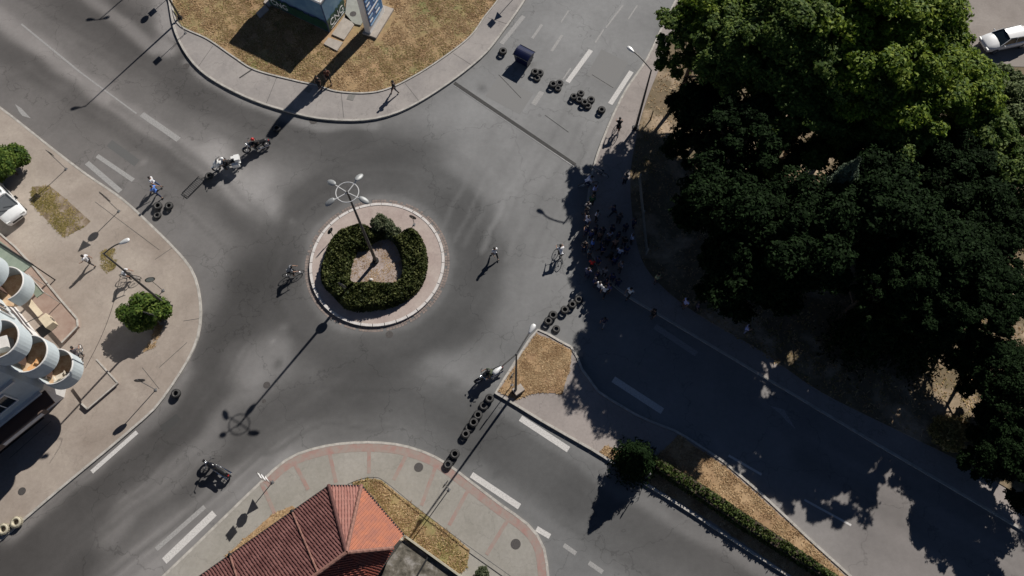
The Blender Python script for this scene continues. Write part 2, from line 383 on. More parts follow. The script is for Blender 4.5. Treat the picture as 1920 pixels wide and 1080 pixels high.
lanes([(480,800),(600,740),(760,745),(900,820),(1060,920),(1250,1030),(1450,1150)],(-3,3),12,68,92,5)
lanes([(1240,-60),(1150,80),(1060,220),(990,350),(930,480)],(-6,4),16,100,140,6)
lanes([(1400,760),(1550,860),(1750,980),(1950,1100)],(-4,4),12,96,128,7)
for k in range(46):
    x_,y_=_rs.uniform(-40,25),_rs.uniform(-2,52); blobw=_rs.uniform(.12,.45); d_=np.hypot(X0_-x_,Y0_-y_); q=np.exp(-(d_/blobw)**2)*_rs.uniform(.2,.6); LUM=LUM*(1-q)+_rs.choice([60,70,135])*q
LUM=LUM+fbm(1.6,30,5)*1.6+fbm(.35,20,6)*2.6
nz_=np.zeros(XX.shape)
rs=np.random.RandomState(3)
for k in range(60):
    fx,fy=rs.normal(0,.6,2); nz_+=np.sin(XX*fx+YY*fy+rs.uniform(0,6.3))*rs.uniform(.2,.6)
LUM=LUM+nz_*.8
LUM0=LUM.copy()
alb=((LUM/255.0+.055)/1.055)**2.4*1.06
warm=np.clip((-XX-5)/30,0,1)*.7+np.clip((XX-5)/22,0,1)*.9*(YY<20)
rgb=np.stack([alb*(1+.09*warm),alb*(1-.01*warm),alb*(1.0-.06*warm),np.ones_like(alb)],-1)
nx,ny=len(xs),len(ys)
idx=np.arange(nx*ny).reshape(ny,nx)
f=np.stack([idx[:-1,:-1],idx[:-1,1:],idx[1:,1:],idx[1:,:-1]],-1).reshape(-1,4)
v=np.stack([XX.ravel(),YY.ravel(),np.zeros(nx*ny)],-1)
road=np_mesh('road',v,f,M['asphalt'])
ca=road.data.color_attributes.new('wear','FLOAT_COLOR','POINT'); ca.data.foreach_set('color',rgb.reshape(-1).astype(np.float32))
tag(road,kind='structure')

def gl(pts,z=.13,per=8,closed=False): return smooth_line([G(p[0],p[1],z) for p in pts],per,closed)
def pave(name, line, extra, m, kz=.14, kw=.17, side=1, kerb_m='kerb', kerb=True, kx=0.0):
    """line = kerb outline (smooth ground points); extra = closing points"""
    inner=offset_line(line, side*kw)
    b=MB(); b.prism(inner+[tuple(e) for e in extra],-.04,kz-.012); o=b.build(name,m); tag(o,kind='structure')
    if kerb:
        k=MB(); n=len(line); acc=0
        seg=[]; # stones about a metre long, with open joints
        out=[line[0]]; 
        L=[0]
        for a,b2 in zip(line[:-1],line[1:]): L.append(L[-1]+math.dist(a,b2))
        def at(ln,s):
            for i in range(len(L)-1):
                if L[i+1]>=s:
                    t=(s-L[i])/max(L[i+1]-L[i],1e-6); return (ln[i][0]+(ln[i+1][0]-ln[i][0])*t, ln[i][1]+(ln[i+1][1]-ln[i][1])*t)
            return ln[-1]
        s=0
        while s<L[-1]-.3:
            e=min(s+1.0,L[-1]); a0,a1,b1,b0=at(line,s+.006),at(line,e-.006),at(inner,e-.006),at(inner,s+.006)
            h=kz+kx+random.uniform(-.006,.006)
            k.prism([a0,a1,b1,b0],-.04,h); s=e
        kk=k.build('kerb',M[kerb_m],o); tag(kk,kind='stuff')
    return o
# north block
kN=gl([(240,-130),(285,-50),(312,-10),(320,30),(328,62),(347,100),(376,134),(420,163),(480,191),(540,210),(590,222),(650,227),(700,224),(745,212),(790,190),(840,158),(880,128),(915,97),(945,58),(975,16),(1000,-25),(1060,-130)],.14)
pvN=pave('pavement',kN,[G(1000,-600),G(-200,-600)],M['pave_n'],side=1,kx=.05)
gN=gl([(322,-20),(326,20),(340,48),(390,72),(440,106),(480,130),(555,150),(592,158),(632,170),(687,173),(730,164),(780,139),(830,107),(880,68),(908,30),(935,-5),(965,-60)],.16)
soilN=MB(); soilN.prism(gN+[G(1000,-500),G(200,-500)],.0,.150); soilN=soilN.build('grass_verge',M['soil_green']); tag(soilN,kind='structure')
def strip(line,w0,z0,z1,name,m,parent=None,side=1):
    b=MB(); i2=offset_line(line,side*w0)
    for a in range(len(line)-1): b.prism([line[a],line[a+1],i2[a+1],i2[a]],z0,z1)
    return tag(b.build(name,m,parent),kind='stuff')
strip(gN,.13,.05,.20,'edging',M['kerb'],pvN,side=-1)
# west block
kW=gl([(-260,30),(-120,115),(0,199),(92,271),(160,323),(230,371),(290,426),(330,466),(358,500),(372,535),(378,580),(374,625),(360,663),(340,698),(318,731),(290,768),(240,812),(195,850),(120,912),(60,963),(0,1014),(-200,1180)],.14)
pvW=pave('pavement',kW,[(-150,-20),(-150,75)],M['pave_w'],side=-1)
# south block
kS=gl([(60,1330),(180,1195),(300,1083),(400,987),(447,941),(490,900),(525,868),(560,848),(620,832),(690,827),(750,832),(800,847),(840,868),(880,898),(940,944),(985,976),(1008,1000),(1023,1030),(1030,1080),(1034,1160),(1030,1300)],.14)
pvS=pave('pavement',kS,[(10,-60),(-80,-60)],M['pave_s'],side=-1)
bd=offset_line(kS,-.19); i0=[i for i,p in enumerate(kS) if p[0]>G(490,900)[0]][0]
sb=MB(); a_=bd[i0:]; b_=offset_line(kS,-.75)[i0:]
for i in range(len(a_)-1): sb.sheet([a_[i],a_[i+1],b_[i+1],b_[i]],.134)
for (p,q) in [((490,905),(519,972)),((552,868),(578,918)),((618,850),(630,905)),((692,836),(692,888)),((765,848),(738,900)),((818,872),(790,948)),((880,915),(842,985)),((955,970),(912,1040)),((600,850),(600,850))]:
    if p==q: continue
    A,B=Vector(G(*p,.13)),Vector(G(*q,.13)); t=(B-A).normalized(); nn=Vector((-t.y,t.x))*.13
    sb.sheet([tuple(A-nn),tuple(B-nn),tuple(B+nn),tuple(A+nn)],.138)
tag(sb.build('brick_band',M['pink'],pvS),kind='stuff')
gS=[G(*p,.15) for p in [(660,906),(690,897),(715,900),(745,925),(800,965),(845,1000),(880,1030),(876,1062),(850,1085),(760,1010),(700,930),(678,911)]]
s_=MB(); s_.prism(gS,.0,.16); soilS=s_.build('grass_verge',M['soil_green']); tag(soilS,kind='structure')
gS2=[G(*p,.15) for p in [(400,1090),(425,1040),(465,1005),(510,965),(548,948),(560,958),(440,1045),(410,1100)]]
s_=MB(); s_.prism(gS2,.0,.155); soilS2=s_.build('grass_verge',M['soil']); tag(soilS2,kind='structure')
# median island
kM1=[G(*p,.14) for p in [(1600,1158),(1480,1083),(1400,1032),(1300,966),(1200,903),(1120,851),(1020,794),(960,757),(926,737)]]
kM2=[G(*p,.14) for p in [(926,737),(950,700),(975,660),(1000,622),(1012,614)]]
kM3=[G(*p,.14) for p in [(1012,614),(1040,632),(1078,652),(1092,690),(1125,735),(1200,780),(1272,808)]]
kM4=[G(*p,.14) for p in [(1272,808),(1310,832),(1360,865),(1430,925),(1520,1010),(1600,1082),(1680,1160)]]
med=kM1[:-1]+kM2[:-1]+kM3[:-1]+kM4
pvM=pave('traffic_island',med,[],M['pave_e'],side=-1,kx=.05)
def soilpoly(pts,name,m,z=.155):
    b=MB(); b.prism([G(*p,.15) for p in pts],0,z); o=b.build(name,m); tag(o,kind='structure'); return [G(*p,.15) for p in pts]
sM1=soilpoly([(1006,626),(1040,640),(1072,657),(1068,690),(1054,738),(1010,735),(985,742),(968,750),(935,733),(955,703),(980,662)],'grass_verge',M['soil'])
sM2=soilpoly([(1274,815),(1310,842),(1360,875),(1425,932),(1515,1015),(1590,1085),(1670,1160),(1600,1160),(1480,1076),(1330,975),(1215,905),(1125,848),(1135,835),(1200,862),(1232,855)],'grass_verge',M['soil'])
# east block
kE=gl([(1340,-150),(1290,-50),(1240,50),(1210,112),(1180,155),(1160,190),(1135,245),(1112,310),(1100,380),(1102,450),(1125,510),(1175,555),(1240,594),(1400,689),(1620,820),(1780,914),(1930,1003),(2200,1165),(2500,1340)],.14)
pvE=pave('pavement',kE,[(120,-20),(120,140)],M['pave_e'],side=1)
pk=[(1340,-60),(1275,40),(1240,120),(1212,190),(1195,250),(1182,330),(1188,420),(1205,490),(1245,540),(1310,590),(1430,660),(1540,735),(1700,815),(1810,870),(1950,950),(2300,1140)]
gE=gl(pk,.15)
b=MB(); b.prism(gE+[(115,0),(115,135),(40,135)],0,.17); tag(b.build('park_ground',M['park']),kind='structure')
# car park, top right
cp=[G(*p,.18) for p in [(1795,-150),(1800,60),(1812,120),(1900,125),(2100,130),(2300,140),(2200,-300),(1790,-300)]]
b=MB(); b.prism(cp,0,.20)
M['carpark']=wear_mat('car park asphalt',(.22,.19,.17),(.30,.265,.24),None,.3,5)
cpk=tag(b.build('car_park',M['carpark']),kind='structure')
b=MB(); b.sheet([G(*p,.2) for p in [(1803,-60),(1809,-60),(1809,22),(1806,24),(1803,0)]],.206); b.build('parking_line',M['marking'],cpk)
# roundabout island
isl=MB(); circ=lambda r,n=72:[(ISL[0]+r*math.cos(2*math.pi*i/n),ISL[1]+r*math.sin(2*math.pi*i/n)) for i in range(n)]
isl.prism(circ(5.05),-.04,.16); isl=isl.build('roundabout_island',M['island']); tag(isl,kind='structure')
kst=None
for i in range(36):
    a0=2*math.pi*(i+.03)/36; a1=2*math.pi*(i+.97)/36
    if kst is None:
        k=MB(); am=0; da=(a1-a0)/2; pts=[(5.06*math.cos(t),5.06*math.sin(t)) for t in (-da,0,da)]+[(5.27*math.cos(t),5.27*math.sin(t)) for t in (da,0,-da)]
        k.prism(pts,-.05,.19); kst=k.build('kerb_stone',M['kerb_white'],isl); c=kst
    else:
        c=kst.copy(); COL.objects.link(c); setpar(c,isl)
    c.location=(*ISL,random.uniform(-.006,.006)); c.rotation_euler=(0,0,(a0+a1)/2)
ap=MB(); ap.mi=0
for i in range(150):
    a0=2*math.pi*(i+.08)/150; a1=2*math.pi*(i+.92)/150
    for r0,r1 in ((5.31,5.47),(5.5,5.66)):
        if random.random()<.12: continue
        z=.006+random.uniform(0,.012)
        ap.prism([(ISL[0]+r*math.cos(t),ISL[1]+r*math.sin(t)) for r,t in ((r0,a0),(r0,a1),(r1,a1),(r1,a0))],-.03,z)
M['cobble']=mat('apron setts',(.17,.14,.13),.85,col2=(.29,.23,.2),scale=2.2,bump=.3)
tag(ap.build('apron_setts',M['cobble'],isl),kind='stuff')
b=MB(); b.sheet([(ISL[0]+r*math.cos(t),ISL[1]-.15+r*math.sin(t)) for t in [2*math.pi*i/40 for i in range(40)] for r in [2.35+.15*math.sin(3*t)]],.168)
b.build('gravel_bed',M['gravel'],isl)

# ------------------------------------------------------------------ road markings, covers, joints
def quad(pts,m='marking',name='lane_marking',z=.006,parent=None):
    b=MB(); b.sheet([G(*p,z) for p in pts],z); return b.build(name,M[m],parent or road)
def dash(a,b_,wm,m='marking',name='lane_marking',z=.006,parent=None):
    A,B=Vector(G(*a)),Vector(G(*b_)); t=(B-A).normalized(); n=Vector((-t.y,t.x))*wm/2
    b=MB(); b.sheet([tuple(A-n),tuple(B-n),tuple(B+n),tuple(A+n)],z); return b.build(name,M[m],parent or road)
for a,b_,wd,m in [((163,305),(226,359),.42,'marking_worn'),((182,292),(250,338),.36,'marking_worn'),
 ((266,214),(335,262),.5,'marking_worn'),((150,135),(256,213),.13,'marking_worn'),((40,45),(150,135),.16,'marking_worn'),
 ((402,962),(308,1052),.5,'marking'),((384,950),(293,1030),.32,'marking_worn'),((257,810),(172,885),.32,'marking'),
 ((884,890),(974,950),.42,'marking'),((1006,991),(1031,1006),.36,'marking'),((1057,1022),(1080,1038),.3,'marking_worn'),((1104,1055),(1130,1073),.3,'marking_worn'),
 ((976,784),(1066,843),.45,'marking'),((1150,711),(1242,771),.5,'marking'),((1228,612),(1306,664),.45,'marking_worn'),
 ((1366,854),(1428,890),.17,'marking'),((1508,937),(1596,985),.15,'marking'),
 ((1108,94),(1064,154),.42,'marking'),((1184,134),(1144,195),.42,'marking'),((1054,66),(1034,96),.25,'marking_worn'),((1016,46),(998,72),.25,'marking_worn'),
 ((1000,196),(1016,172),.45,'marking_worn'),((1132,55),(1116,80),.14,'marking_worn'),((1168,10),(1136,52),.14,'marking_worn'),((1066,20),(1052,42),.12,'marking_worn'),
 ((982,30),(940,82),.4,'marking_worn'),((1195,10),(1178,36),.12,'marking_worn'),((1070,128),(1056,148),.14,'marking_worn')]:
    dash(a,b_,wd,m)
quad([(1442,760),(1470,768),(1492,805),(1475,790),(1462,775)],'marking_worn','arrow_marking')
quad([(28,195),(40,203),(58,222),(42,217),(36,210)],'marking_worn','arrow_marking')
A,B=(851,156),(1078,310)
dash(A,B,.42,'joint','expansion_joint',.008)
dash((848,158),(1076,312),.06,'metal','expansion_joint_edge',.010)
for a,b_ in [((935,140),(977,184)),((1022,216),(1066,248)),((1110,140),(1150,165))]: dash(a,b_,.06,'joint','tar_seam',.005)
def lum_at(px,py):
    x,y=G(px,py); return LUM0[np.abs(ys-y).argmin(),np.abs(xs-x).argmin()]
for k,(pts,fct) in enumerate([([(1128,92),(1178,118),(1150,168),(1100,140)],1.05),([(935,142),(1000,176),(975,215),(910,180)],1.04),([(210,262),(262,300),(252,312),(200,274)],.92),([(300,800),(330,776),(340,786),(310,812)],.92)]):
    cx=sum(p[0] for p in pts)/4; cy=sum(p[1] for p in pts)/4; l=((lum_at(cx,cy)/255+.055)/1.055)**2.4*1.0*fct
    mm=mat('asphalt repair',(l,l*.99,l*.97),.9,col2=(l*.94,l*.93,l*.92),scale=14,bump=.2); b=MB(); b.sheet([G(*p) for p in pts],.003+.0001*k); b.build('asphalt_patch',mm,road)
def disc(px,py,r,m='manhole',name='manhole_cover',z=.008,par=None,sq=False,rz=0):
    x,y=G(px,py,z); b=MB(); n=4 if sq else 20
    b.prism([(x+r*math.cos(2*math.pi*i/n+rz),y+r*math.sin(2*math.pi*i/n+rz)) for i in range(n)],z-.05,z)
    o=b.build(name,M[m],par or road); return o
for px,py,r in [(349,124,.30),(588,226,.36),(500,722,.26),(730,627,.28),(495,752,.15)]: disc(px,py,r)
for px,py,r in [(785,876,.32),(967,1020,.34)]: disc(px,py,r,'manhole','manhole_cover',.142,pvS)
disc(41,921,.27,'manhole','manhole_cover',.142,pvW)
disc(658,182,.42,'cover','inspection_cover',.145,pvN,True,.5); disc(578,168,.38,'cover','inspection_cover',.145,pvN,True,.4)
for a,b_ in [((330,462),(292,488)),((180,380),(300,470)),((268,690),(300,730)),((377,598),(345,603)),((352,643),(300,690)),((20,860),(98,790))]: dash(a,b_,.035,'joint','pavement_joint',.133,pvW)
for a,b_ in [((345,70),(322,92)),((400,88),(372,128)),((520,146),(500,196)),((640,172),(645,222)),((760,158),(785,190)),((850,102),(885,124)),((915,35),(955,48))]: dash(a,b_,.03,'joint','pavement_joint',.133,pvN)
dash((480,128),(450,148),.12,'joint','drain_slot',.145,pvN)

# ------------------------------------------------------------------ apartment building on the left
M['plaster']=mat('pale blue plaster',(.50,.56,.58),.8,col2=(.43,.48,.50),scale=1.2,bump=.15)
M['plaster_w']=mat('white plaster',(.70,.69,.67),.8,col2=(.6,.58,.56),scale=1.5)
M['cream']=mat('cream plaster',(.62,.52,.38),.8,col2=(.5,.42,.3),scale=2)
M['brown']=mat('brown wall',(.11,.065,.05),.85,col2=(.10,.06,.045),scale=2)
M['floor_tile']=mat('balcony tile',(.45,.27,.15),.7,col2=(.6,.45,.3),scale=4)
M['green_panel']=mat('grey green canopy sheet',(.20,.24,.19),.5,col2=(.26,.30,.24),scale=2)
M['terrace']=mat('terrace tiles',(.36,.27,.22),.85,col2=(.28,.19,.15),scale=1.2,bump=.2)
M['roofing']=mat('flat roof felt',(.2,.19,.18),.9,col2=(.3,.28,.27),scale=1)
M['signboard']=mat('brown shop board',(.12,.085,.07),.6)
s2=math.sqrt(.5)
bld=empty('apartment_building',(-31.25,13.75,0))
tag(bld,'pale blue apartment block with stacked round corner balconies above the west pavement','building')
def bl(a,b_): # a metres along the north-east front (to the north-west), b metres along the south-east front
    return (-s2*a-s2*b_, s2*a-s2*b_)
HB=14.2
fp=[bl(1.5,0),bl(24,0),bl(24,15),bl(0,15),bl(0,1.5)]
w_=MB(); w_.prism(fp,3.3,HB); w_.build('wall',M['plaster'],bld)
fg=[bl(1.6,.35),bl(24,.35),bl(24,15),bl(.35,15),bl(.35,1.6)]
w_=MB(); w_.prism(fg,0,3.3); w_.build('ground_floor_wall',M['plaster_w'],bld)
w_=MB(); w_.prism([bl(2,.5),bl(23.5,.5),bl(23.5,14.5),bl(.5,14.5),bl(.5,2)],HB,HB+.05); rf_=w_.build('roof',M['roofing'],bld)
for (p,q) in ((bl(1.4,-.1),bl(24,-.1)),(bl(-.1,1.4),bl(-.1,15)),(bl(1.4,-.1),bl(-.1,1.4))):
    c=((p[0]+q[0])/2,(p[1]+q[1])/2,HB+.35); L_=math.dist(p,q); a=math.atan2(q[1]-p[1],q[0]-p[0])
    MB().box(c,(L_,.2,.7),a).build('parapet',M['plaster_w'],bld)
angSE=math.atan2(-s2,-s2); angNE=math.atan2(s2,-s2)
def facade(face, s, z, wd, ht, name='window', m='glass', fm='white', proud=.03, depth=.08):
    a=angSE if face=='SE' else angNE
    p=bl(0,s) if face=='SE' else bl(s,0); n=(s2,-s2) if face=='SE' else (s2,s2)
    c=Vector((p[0]+n[0]*proud,p[1]+n[1]*proud,z))
    wi=MB().box(c,(wd,depth,ht),a).build(name,M[m],bld)
    if fm:
        fr=MB()
        u=Vector((math.cos(a),math.sin(a),0)); nn=Vector((n[0],n[1],0))*.05
        for k in (-1,1): fr.box(c+u*(wd/2+.03)*k+nn,(.07,.1,ht+.14),a)
        for k in (-1,1): fr.box(c+Vector((0,0,(ht/2+.03)*k))+nn,(wd,.1,.07),a)
        fr.box(c+nn,(.05,.06,ht),a)
        fr.build('window_frame',M[fm],wi)
    return wi
for fl in range(4):
    z0=3.4+3*fl
    for s in (3.6,6.6,10.5,13.2): facade('SE',s,z0+1.6,1.5,1.4)
    for s in (3.2,6.0,10.6,13.4,18): facade('NE',s,z0+1.5,1.3,1.5)
    wb=MB().box((*[(bl(0,8.2)[i]+(s2,-s2)[i]*.0) for i in (0,1)],z0-.02),(13,.5,.22),angSE); wb.build('cornice',M['plaster_w'],bld)
# shop floor on the shaded side
facade('SE',6.2,1.5,5.6,2.0,'shop_window','glass','black')
facade('SE',12.4,1.5,3.6,2.0,'shop_window','glass','black')
c=bl(-.6,6.0); aw=MB().box((c[0],c[1],3.0),(9.0,1.2,.14),angSE).build('shop_canopy',M['brown'],bld)
c=bl(-1.26,5.2); sg=MB().box((c[0],c[1],3.0),(6.0,.10,.62),angSE).build('shop_sign',M['signboard'],bld)
MB().box((bl(-1.32,4.0)[0],bl(-1.32,4.0)[1],3.0),(3.0,.03,.36),angSE).build('sign_panel',M['plaster_w'],sg)
# round balconies
def balcony_stack(cx,cy,zs,r=1.28,a0=-150,a1=150,face=-45+45,things=True):
    for k,zr in enumerate(zs):
        zb=zr-1.15
        b=MB(); n=30; aa=[R(a0+(a1-a0)*i/n+face) for i in range(n+1)]
        for r0,r1,z0,z1 in ((r-.11,r,zb-.12,zr),):
            for i in range(n):
                q=[(cx+rr*math.cos(t),cy+rr*math.sin(t)) for rr,t in ((r0,aa[i]),(r0,aa[i+1]),(r1,aa[i+1]),(r1,aa[i]))]
                b.add([(*q[j],z0) for j in range(4)]+[(*q[j],z1) for j in range(4)],[(0,1,5,4),(2,3,7,6),(3,2,1,0),(4,5,6,7)])
        bo=b.build('balcony',M['plaster'],bld,smooth=False)
        c2=MB(); rr=r-.115
        c2.prism([(cx+rr*math.cos(2*math.pi*i/28),cy+rr*math.sin(2*math.pi*i/28)) for i in range(28)],zb-.2,zb); c2.build('balcony_floor',M['floor_tile'],bo)
        rl=MB(); rl.tube([(cx+(r-.05)*math.cos(t),cy+(r-.05)*math.sin(t),zr+.05) for t in aa],.05,6); rl.build('coping',M['plaster_w'],bo)
        d=MB(); d.box((cx-.75,cy+.0,zb+1.1),(.1,1.0,2.1),R(face)); d.build('balcony_door',M['brown'],bo)
balcony_stack(.15,.2,(4.5,7.5,10.5,13.5))
nst=bl(7.8,0); balcony_stack(nst[0]+.75,nst[1]+.75,(4.5,7.5,10.5,13.5),r=1.35,face=45,a0=-110,a1=110)
# clutter on the balconies
def itm(name,mb,m,label,cat,loc,rz=0,group=None):
    o=mb.build(name,m); o.location=loc; o.rotation_euler=(0,0,rz); tag(o,label,cat,group); return o
bx,by=-31.1,13.95
c_=MB(); c_.box((0,0,.22),(.8,.55,.44)); c_.box((0,-.26,.5),(.8,.08,.5)); c_.box((-.38,0,.5),(.07,.55,.2)); c_.box((.38,0,.5),(.07,.55,.2))
M['pale_cloth']=mat('pale cloth',(.62,.58,.5),.9,col2=(.5,.42,.32),scale=6); M['orange_cloth']=mat('orange cloth',(.6,.25,.08),.9,col2=(.65,.45,.25),scale=7)
itm('armchair',c_,M['pale_cloth'],'pale armchair on the lowest round corner balcony','chair',(bx+.15,by-.55,3.35),.5)
c_=MB(); c_.box((0,0,.16),(1.1,.6,.12)); [c_.box((sx*.5,sy*.25,.05),(.06,.06,.1)) for sx in(-1,1) for sy in(-1,1)]; c_.box((.3,.1,.3),(.4,.3,.16),.4)
itm('drying_bedding',c_,M['orange_cloth'],'orange bedding spread on the second round corner balcony','bedding',(bx+.1,by-.5,6.35),.9)
c_=MB(); c_.box((0,0,.35),(.95,.7,.7)); c_.box((0,0,.74),(1.0,.76,.06)); 
itm('storage_chest',c_,M['plaster_w'],'white storage chest on the third round corner balcony','chest',(bx-.2,by-.1,9.35),.3)
# low canopies and terrace in front of the north-east side
tz=.42
tp=[G(*p,tz) for p in [(0,438),(28,462),(64,501),(112,560),(145,598),(146,612),(116,643),(60,580),(-60,470)]]
b=MB(); b.prism(tp,0,tz); ter=tag(b.build('terrace',M['terrace']),'low tiled terrace along the north east front of the round balcony building','terrace')
el=[tp[i] for i in range(7)]
for a,b2 in zip(el[:-1],el[1:]):
    MB().box(((a[0]+b2[0])/2,(a[1]+b2[1])/2,tz+.03),(math.dist(a,b2),.12,.08),math.atan2(b2[1]-a[1],b2[0]-a[0])).build('edge_kerb',M['kerb'],ter)
def slab4(pts,z,th,name,m,parent=None):
    b=MB(); b.prism([G(p[0],p[1],z) for p in pts],z-th,z); return b.build(name,m,parent)
o=empty('terrace_canopy',(*G(60,545,0),0)); 
def under(o,mb,name,m):
    k=mb.build(name,m,o); k.matrix_parent_inverse=o.matrix_world.inverted() if False else Matrix.Translation(-Vector(o.location)); return k
b=MB(); b.prism([G(*p,2.6) for p in [(44,520),(52,514),(82,548),(68,558)]],2.5,2.58); under(o,b,'canopy_sheet',M['green_panel'])
b=MB(); x0,y0=G(52,514,2.6); x1,y1=G(82,548,2.6); b.tube([(x0,y0,2.6),(x1,y1,2.6)],.04); b.tube([(x0,y0,0),(x0,y0,2.6)],.035); b.tube([(x1,y1,0),(x1,y1,2.6)],.035); under(o,b,'canopy_frame',M['kerb'])
tag(o,'small grey green canopy sheet over the middle of the terrace','canopy')
o=empty('entrance_canopy',(*G(20,475,0),0))
b=MB(); b.prism([G(*p,3.0) for p in [(-30,440),(0,452),(58,497),(40,512),(-40,480)]],2.86,2.95); under(o,b,'canopy_sheet',M['green_panel'])
b=MB(); x0,y0=G(-30,438,3.0); x1,y1=G(62,497,3.0); b.tube([(x0,y0,3.02),(x1,y1,3.02)],.07); b.tube([(x1,y1,0),(x1,y1,3.0)],.05); under(o,b,'canopy_frame',M['dark_metal'])
tag(o,'long grey green canopy with dark edge beam at the north end of the terrace','canopy')
o=empty('cream_awning',(*G(55,560,0),0))
A_=[G(*p,2.9) for p in [(30,545),(40,540)]]; B_=[G(*p,2.3) for p in [(82,588),(74,596)]]
b=MB(); q=[(*A_[0],3.0),(*A_[1],2.9),(*B_[0],2.4),(*B_[1],2.5)]; b.add(q+[(x,y,z-.06) for x,y,z in q],[(0,1,2,3),(7,6,5,4),(0,4,5,1),(1,5,6,2),(2,6,7,3),(3,7,4,0)]); under(o,b,'awning_cloth',M['cream'])
b=MB(); b.tube([q[0],(q[0][0]-.6,q[0][1]-.6,3.1)],.03); under(o,b,'awning_arm',M['dark_metal'])
b=MB(); b.tube([q[3],(q[3][0]-.6,q[3][1]-.6,2.8)],.03); under(o,b,'awning_arm',M['dark_metal'])
tag(o,'narrow cream awning strip on the wall above the terrace','awning')
x,y=G(88,602,2.2); b=MB(); b.box((0,0,0),(1.0,.62,.72)); o=empty('air_conditioner',(x,y,2.0),R(-45)); k=b.build('casing',M['cream'],o)
b=MB(); b.torus((0,.315,0),.22,.02,'Y',16,5); b.box((0,.33,0),(.4,.02,.03)); b.build('fan_grille',M['dark_metal'],o); b=MB(); b.box((0,-.5,-.45),(.9,1.2,.06)); b.build('bracket',M['dark_metal'],o)
tag(o,'cream air conditioner box hanging over the terrace','air conditioner')
# raised entrance platform
pz=.35; b=MB(); pp=[G(*p,pz) for p in [(181,674),(221,718),(164,767),(153,757),(152,748),(135,725)]]; b.prism(pp,0,pz)
ep=tag(b.build('entrance_platform',M['pave_w']),'low concrete platform at the foot of the round corner balconies','platform')
for a,b2 in zip(pp[0:4],pp[1:4]): MB().box(((a[0]+b2[0])/2,(a[1]+b2[1])/2,pz+.02),(math.dist(a,b2),.1,.06),math.atan2(b2[1]-a[1],b2[0]-a[0])).build('edge_kerb',M['kerb'],ep)

# ------------------------------------------------------------------ tiled house at the bottom
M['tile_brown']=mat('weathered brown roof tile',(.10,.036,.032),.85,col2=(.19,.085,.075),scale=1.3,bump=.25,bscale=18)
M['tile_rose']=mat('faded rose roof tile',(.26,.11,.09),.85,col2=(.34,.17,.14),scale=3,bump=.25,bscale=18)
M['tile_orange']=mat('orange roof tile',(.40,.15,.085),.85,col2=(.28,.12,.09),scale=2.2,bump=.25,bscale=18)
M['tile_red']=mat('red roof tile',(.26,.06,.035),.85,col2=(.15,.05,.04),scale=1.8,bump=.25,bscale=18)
EZ,PZ=4.6,7.4
def V3(px,py,z): x,y=G(px,py,z); return Vector((x,y,z))
hA,hB,hC=V3(617,911,EZ),V3(678,911,EZ),V3(757,1003,EZ)
hP=V3(650,1036,PZ)
hD=V3(548,950,EZ); hD0=V3(432,1028,EZ); hE=V3(290,1140,EZ)
edir=(hE-hA).normalized(); hQ=hP+edir*8.5
_n=(hB-hP).cross(hC-hP)
_z=min([EZ-.3+.01*i for i in range(250)],key=lambda z:abs(_n.dot(V3(735,1028,z)-hP))); hF=V3(735,1028,_z)
perp=Vector((-edir.y,edir.x,0)); 
if perp.dot(hF-hP)<0: perp=-perp
hR=V3(742,1012,EZ-.15); hS=hR+edir*9.0
house=empty('tiled_house',(-12.5,1.5,0)); tag(house,'brown and orange tiled hip roof house behind the south pavement','house')
def hch(mb,name,m,parent=house):
    k=mb.build(name,m,parent)
    if parent is house: k.matrix_parent_inverse=Matrix.Translation(-Vector(house.location))
    return k
def ribbed(poly, up_from, up_to, name, m, pitch=.18, r=.058):
    """one roof slope: sheet plus barrel ribs running up the slope, clipped to the slope's outline"""
    poly=[Vector(p) for p in poly]; n=(poly[1]-poly[0]).cross(poly[2]-poly[0]).normalized()
    if n.z<0: n=-n
    u=(Vector(up_to)-Vector(up_from)); u=(u-n*u.dot(n)).normalized(); s=n.cross(u)
    o0=poly[0]; P2=[((p-o0).dot(s),(p-o0).dot(u)) for p in poly]
    b=MB(); k=len(poly); b.add(list(poly)+[p-n*.12 for p in poly],[tuple(range(k)),tuple(range(2*k-1,k-1,-1))]+[(i,k+i,k+(i+1)%k,(i+1)%k) for i in range(k)])
    x0=min(p[0] for p in P2); x1=max(p[0] for p in P2); x=x0+pitch/2
    while x<x1:
        hits=[]
        for i in range(k):
            (a,c),(d,e)=P2[i],P2[(i+1)%k]
            if (a>x)!=(d>x): hits.append(c+(e-c)*(x-a)/(d-a))
        hits.sort()
        for h0,h1 in zip(hits[::2],hits[1::2]):
            # each rib is a run of overlapping tiles: stepped every 0.38 m
            t=h0
            while t<h1-.02:
                e=min(t+.38,h1); j=random.uniform(-.012,.012)
                base=o0+s*(x+j); lift0=.035; lift1=.0
                ring=[]
                for (tt,lf) in ((t,lift0),(e,lift1)):
                    ring.append([base+u*tt+s*(r*cs)+n*(r*sn+lf-.01) for cs,sn in ((1,0),(.5,.85),(-.5,.85),(-1,0))])
                b.add(ring[0]+ring[1],[(0,1,5,4),(1,2,6,5),(2,3,7,6),(3,2,1,0)]); t=e
        x+=pitch
    o=hch(b,name,m); tag(o,kind='stuff'); return o
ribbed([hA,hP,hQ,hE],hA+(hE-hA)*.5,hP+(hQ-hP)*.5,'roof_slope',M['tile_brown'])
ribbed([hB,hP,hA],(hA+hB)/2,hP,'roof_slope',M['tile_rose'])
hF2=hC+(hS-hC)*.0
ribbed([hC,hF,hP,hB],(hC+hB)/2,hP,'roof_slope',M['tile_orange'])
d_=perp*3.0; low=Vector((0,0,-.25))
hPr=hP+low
eF,e2,e3=V3(739,1027,_z-.25),V3(700,1090,EZ-.1),V3(640,1180,EZ-.1)
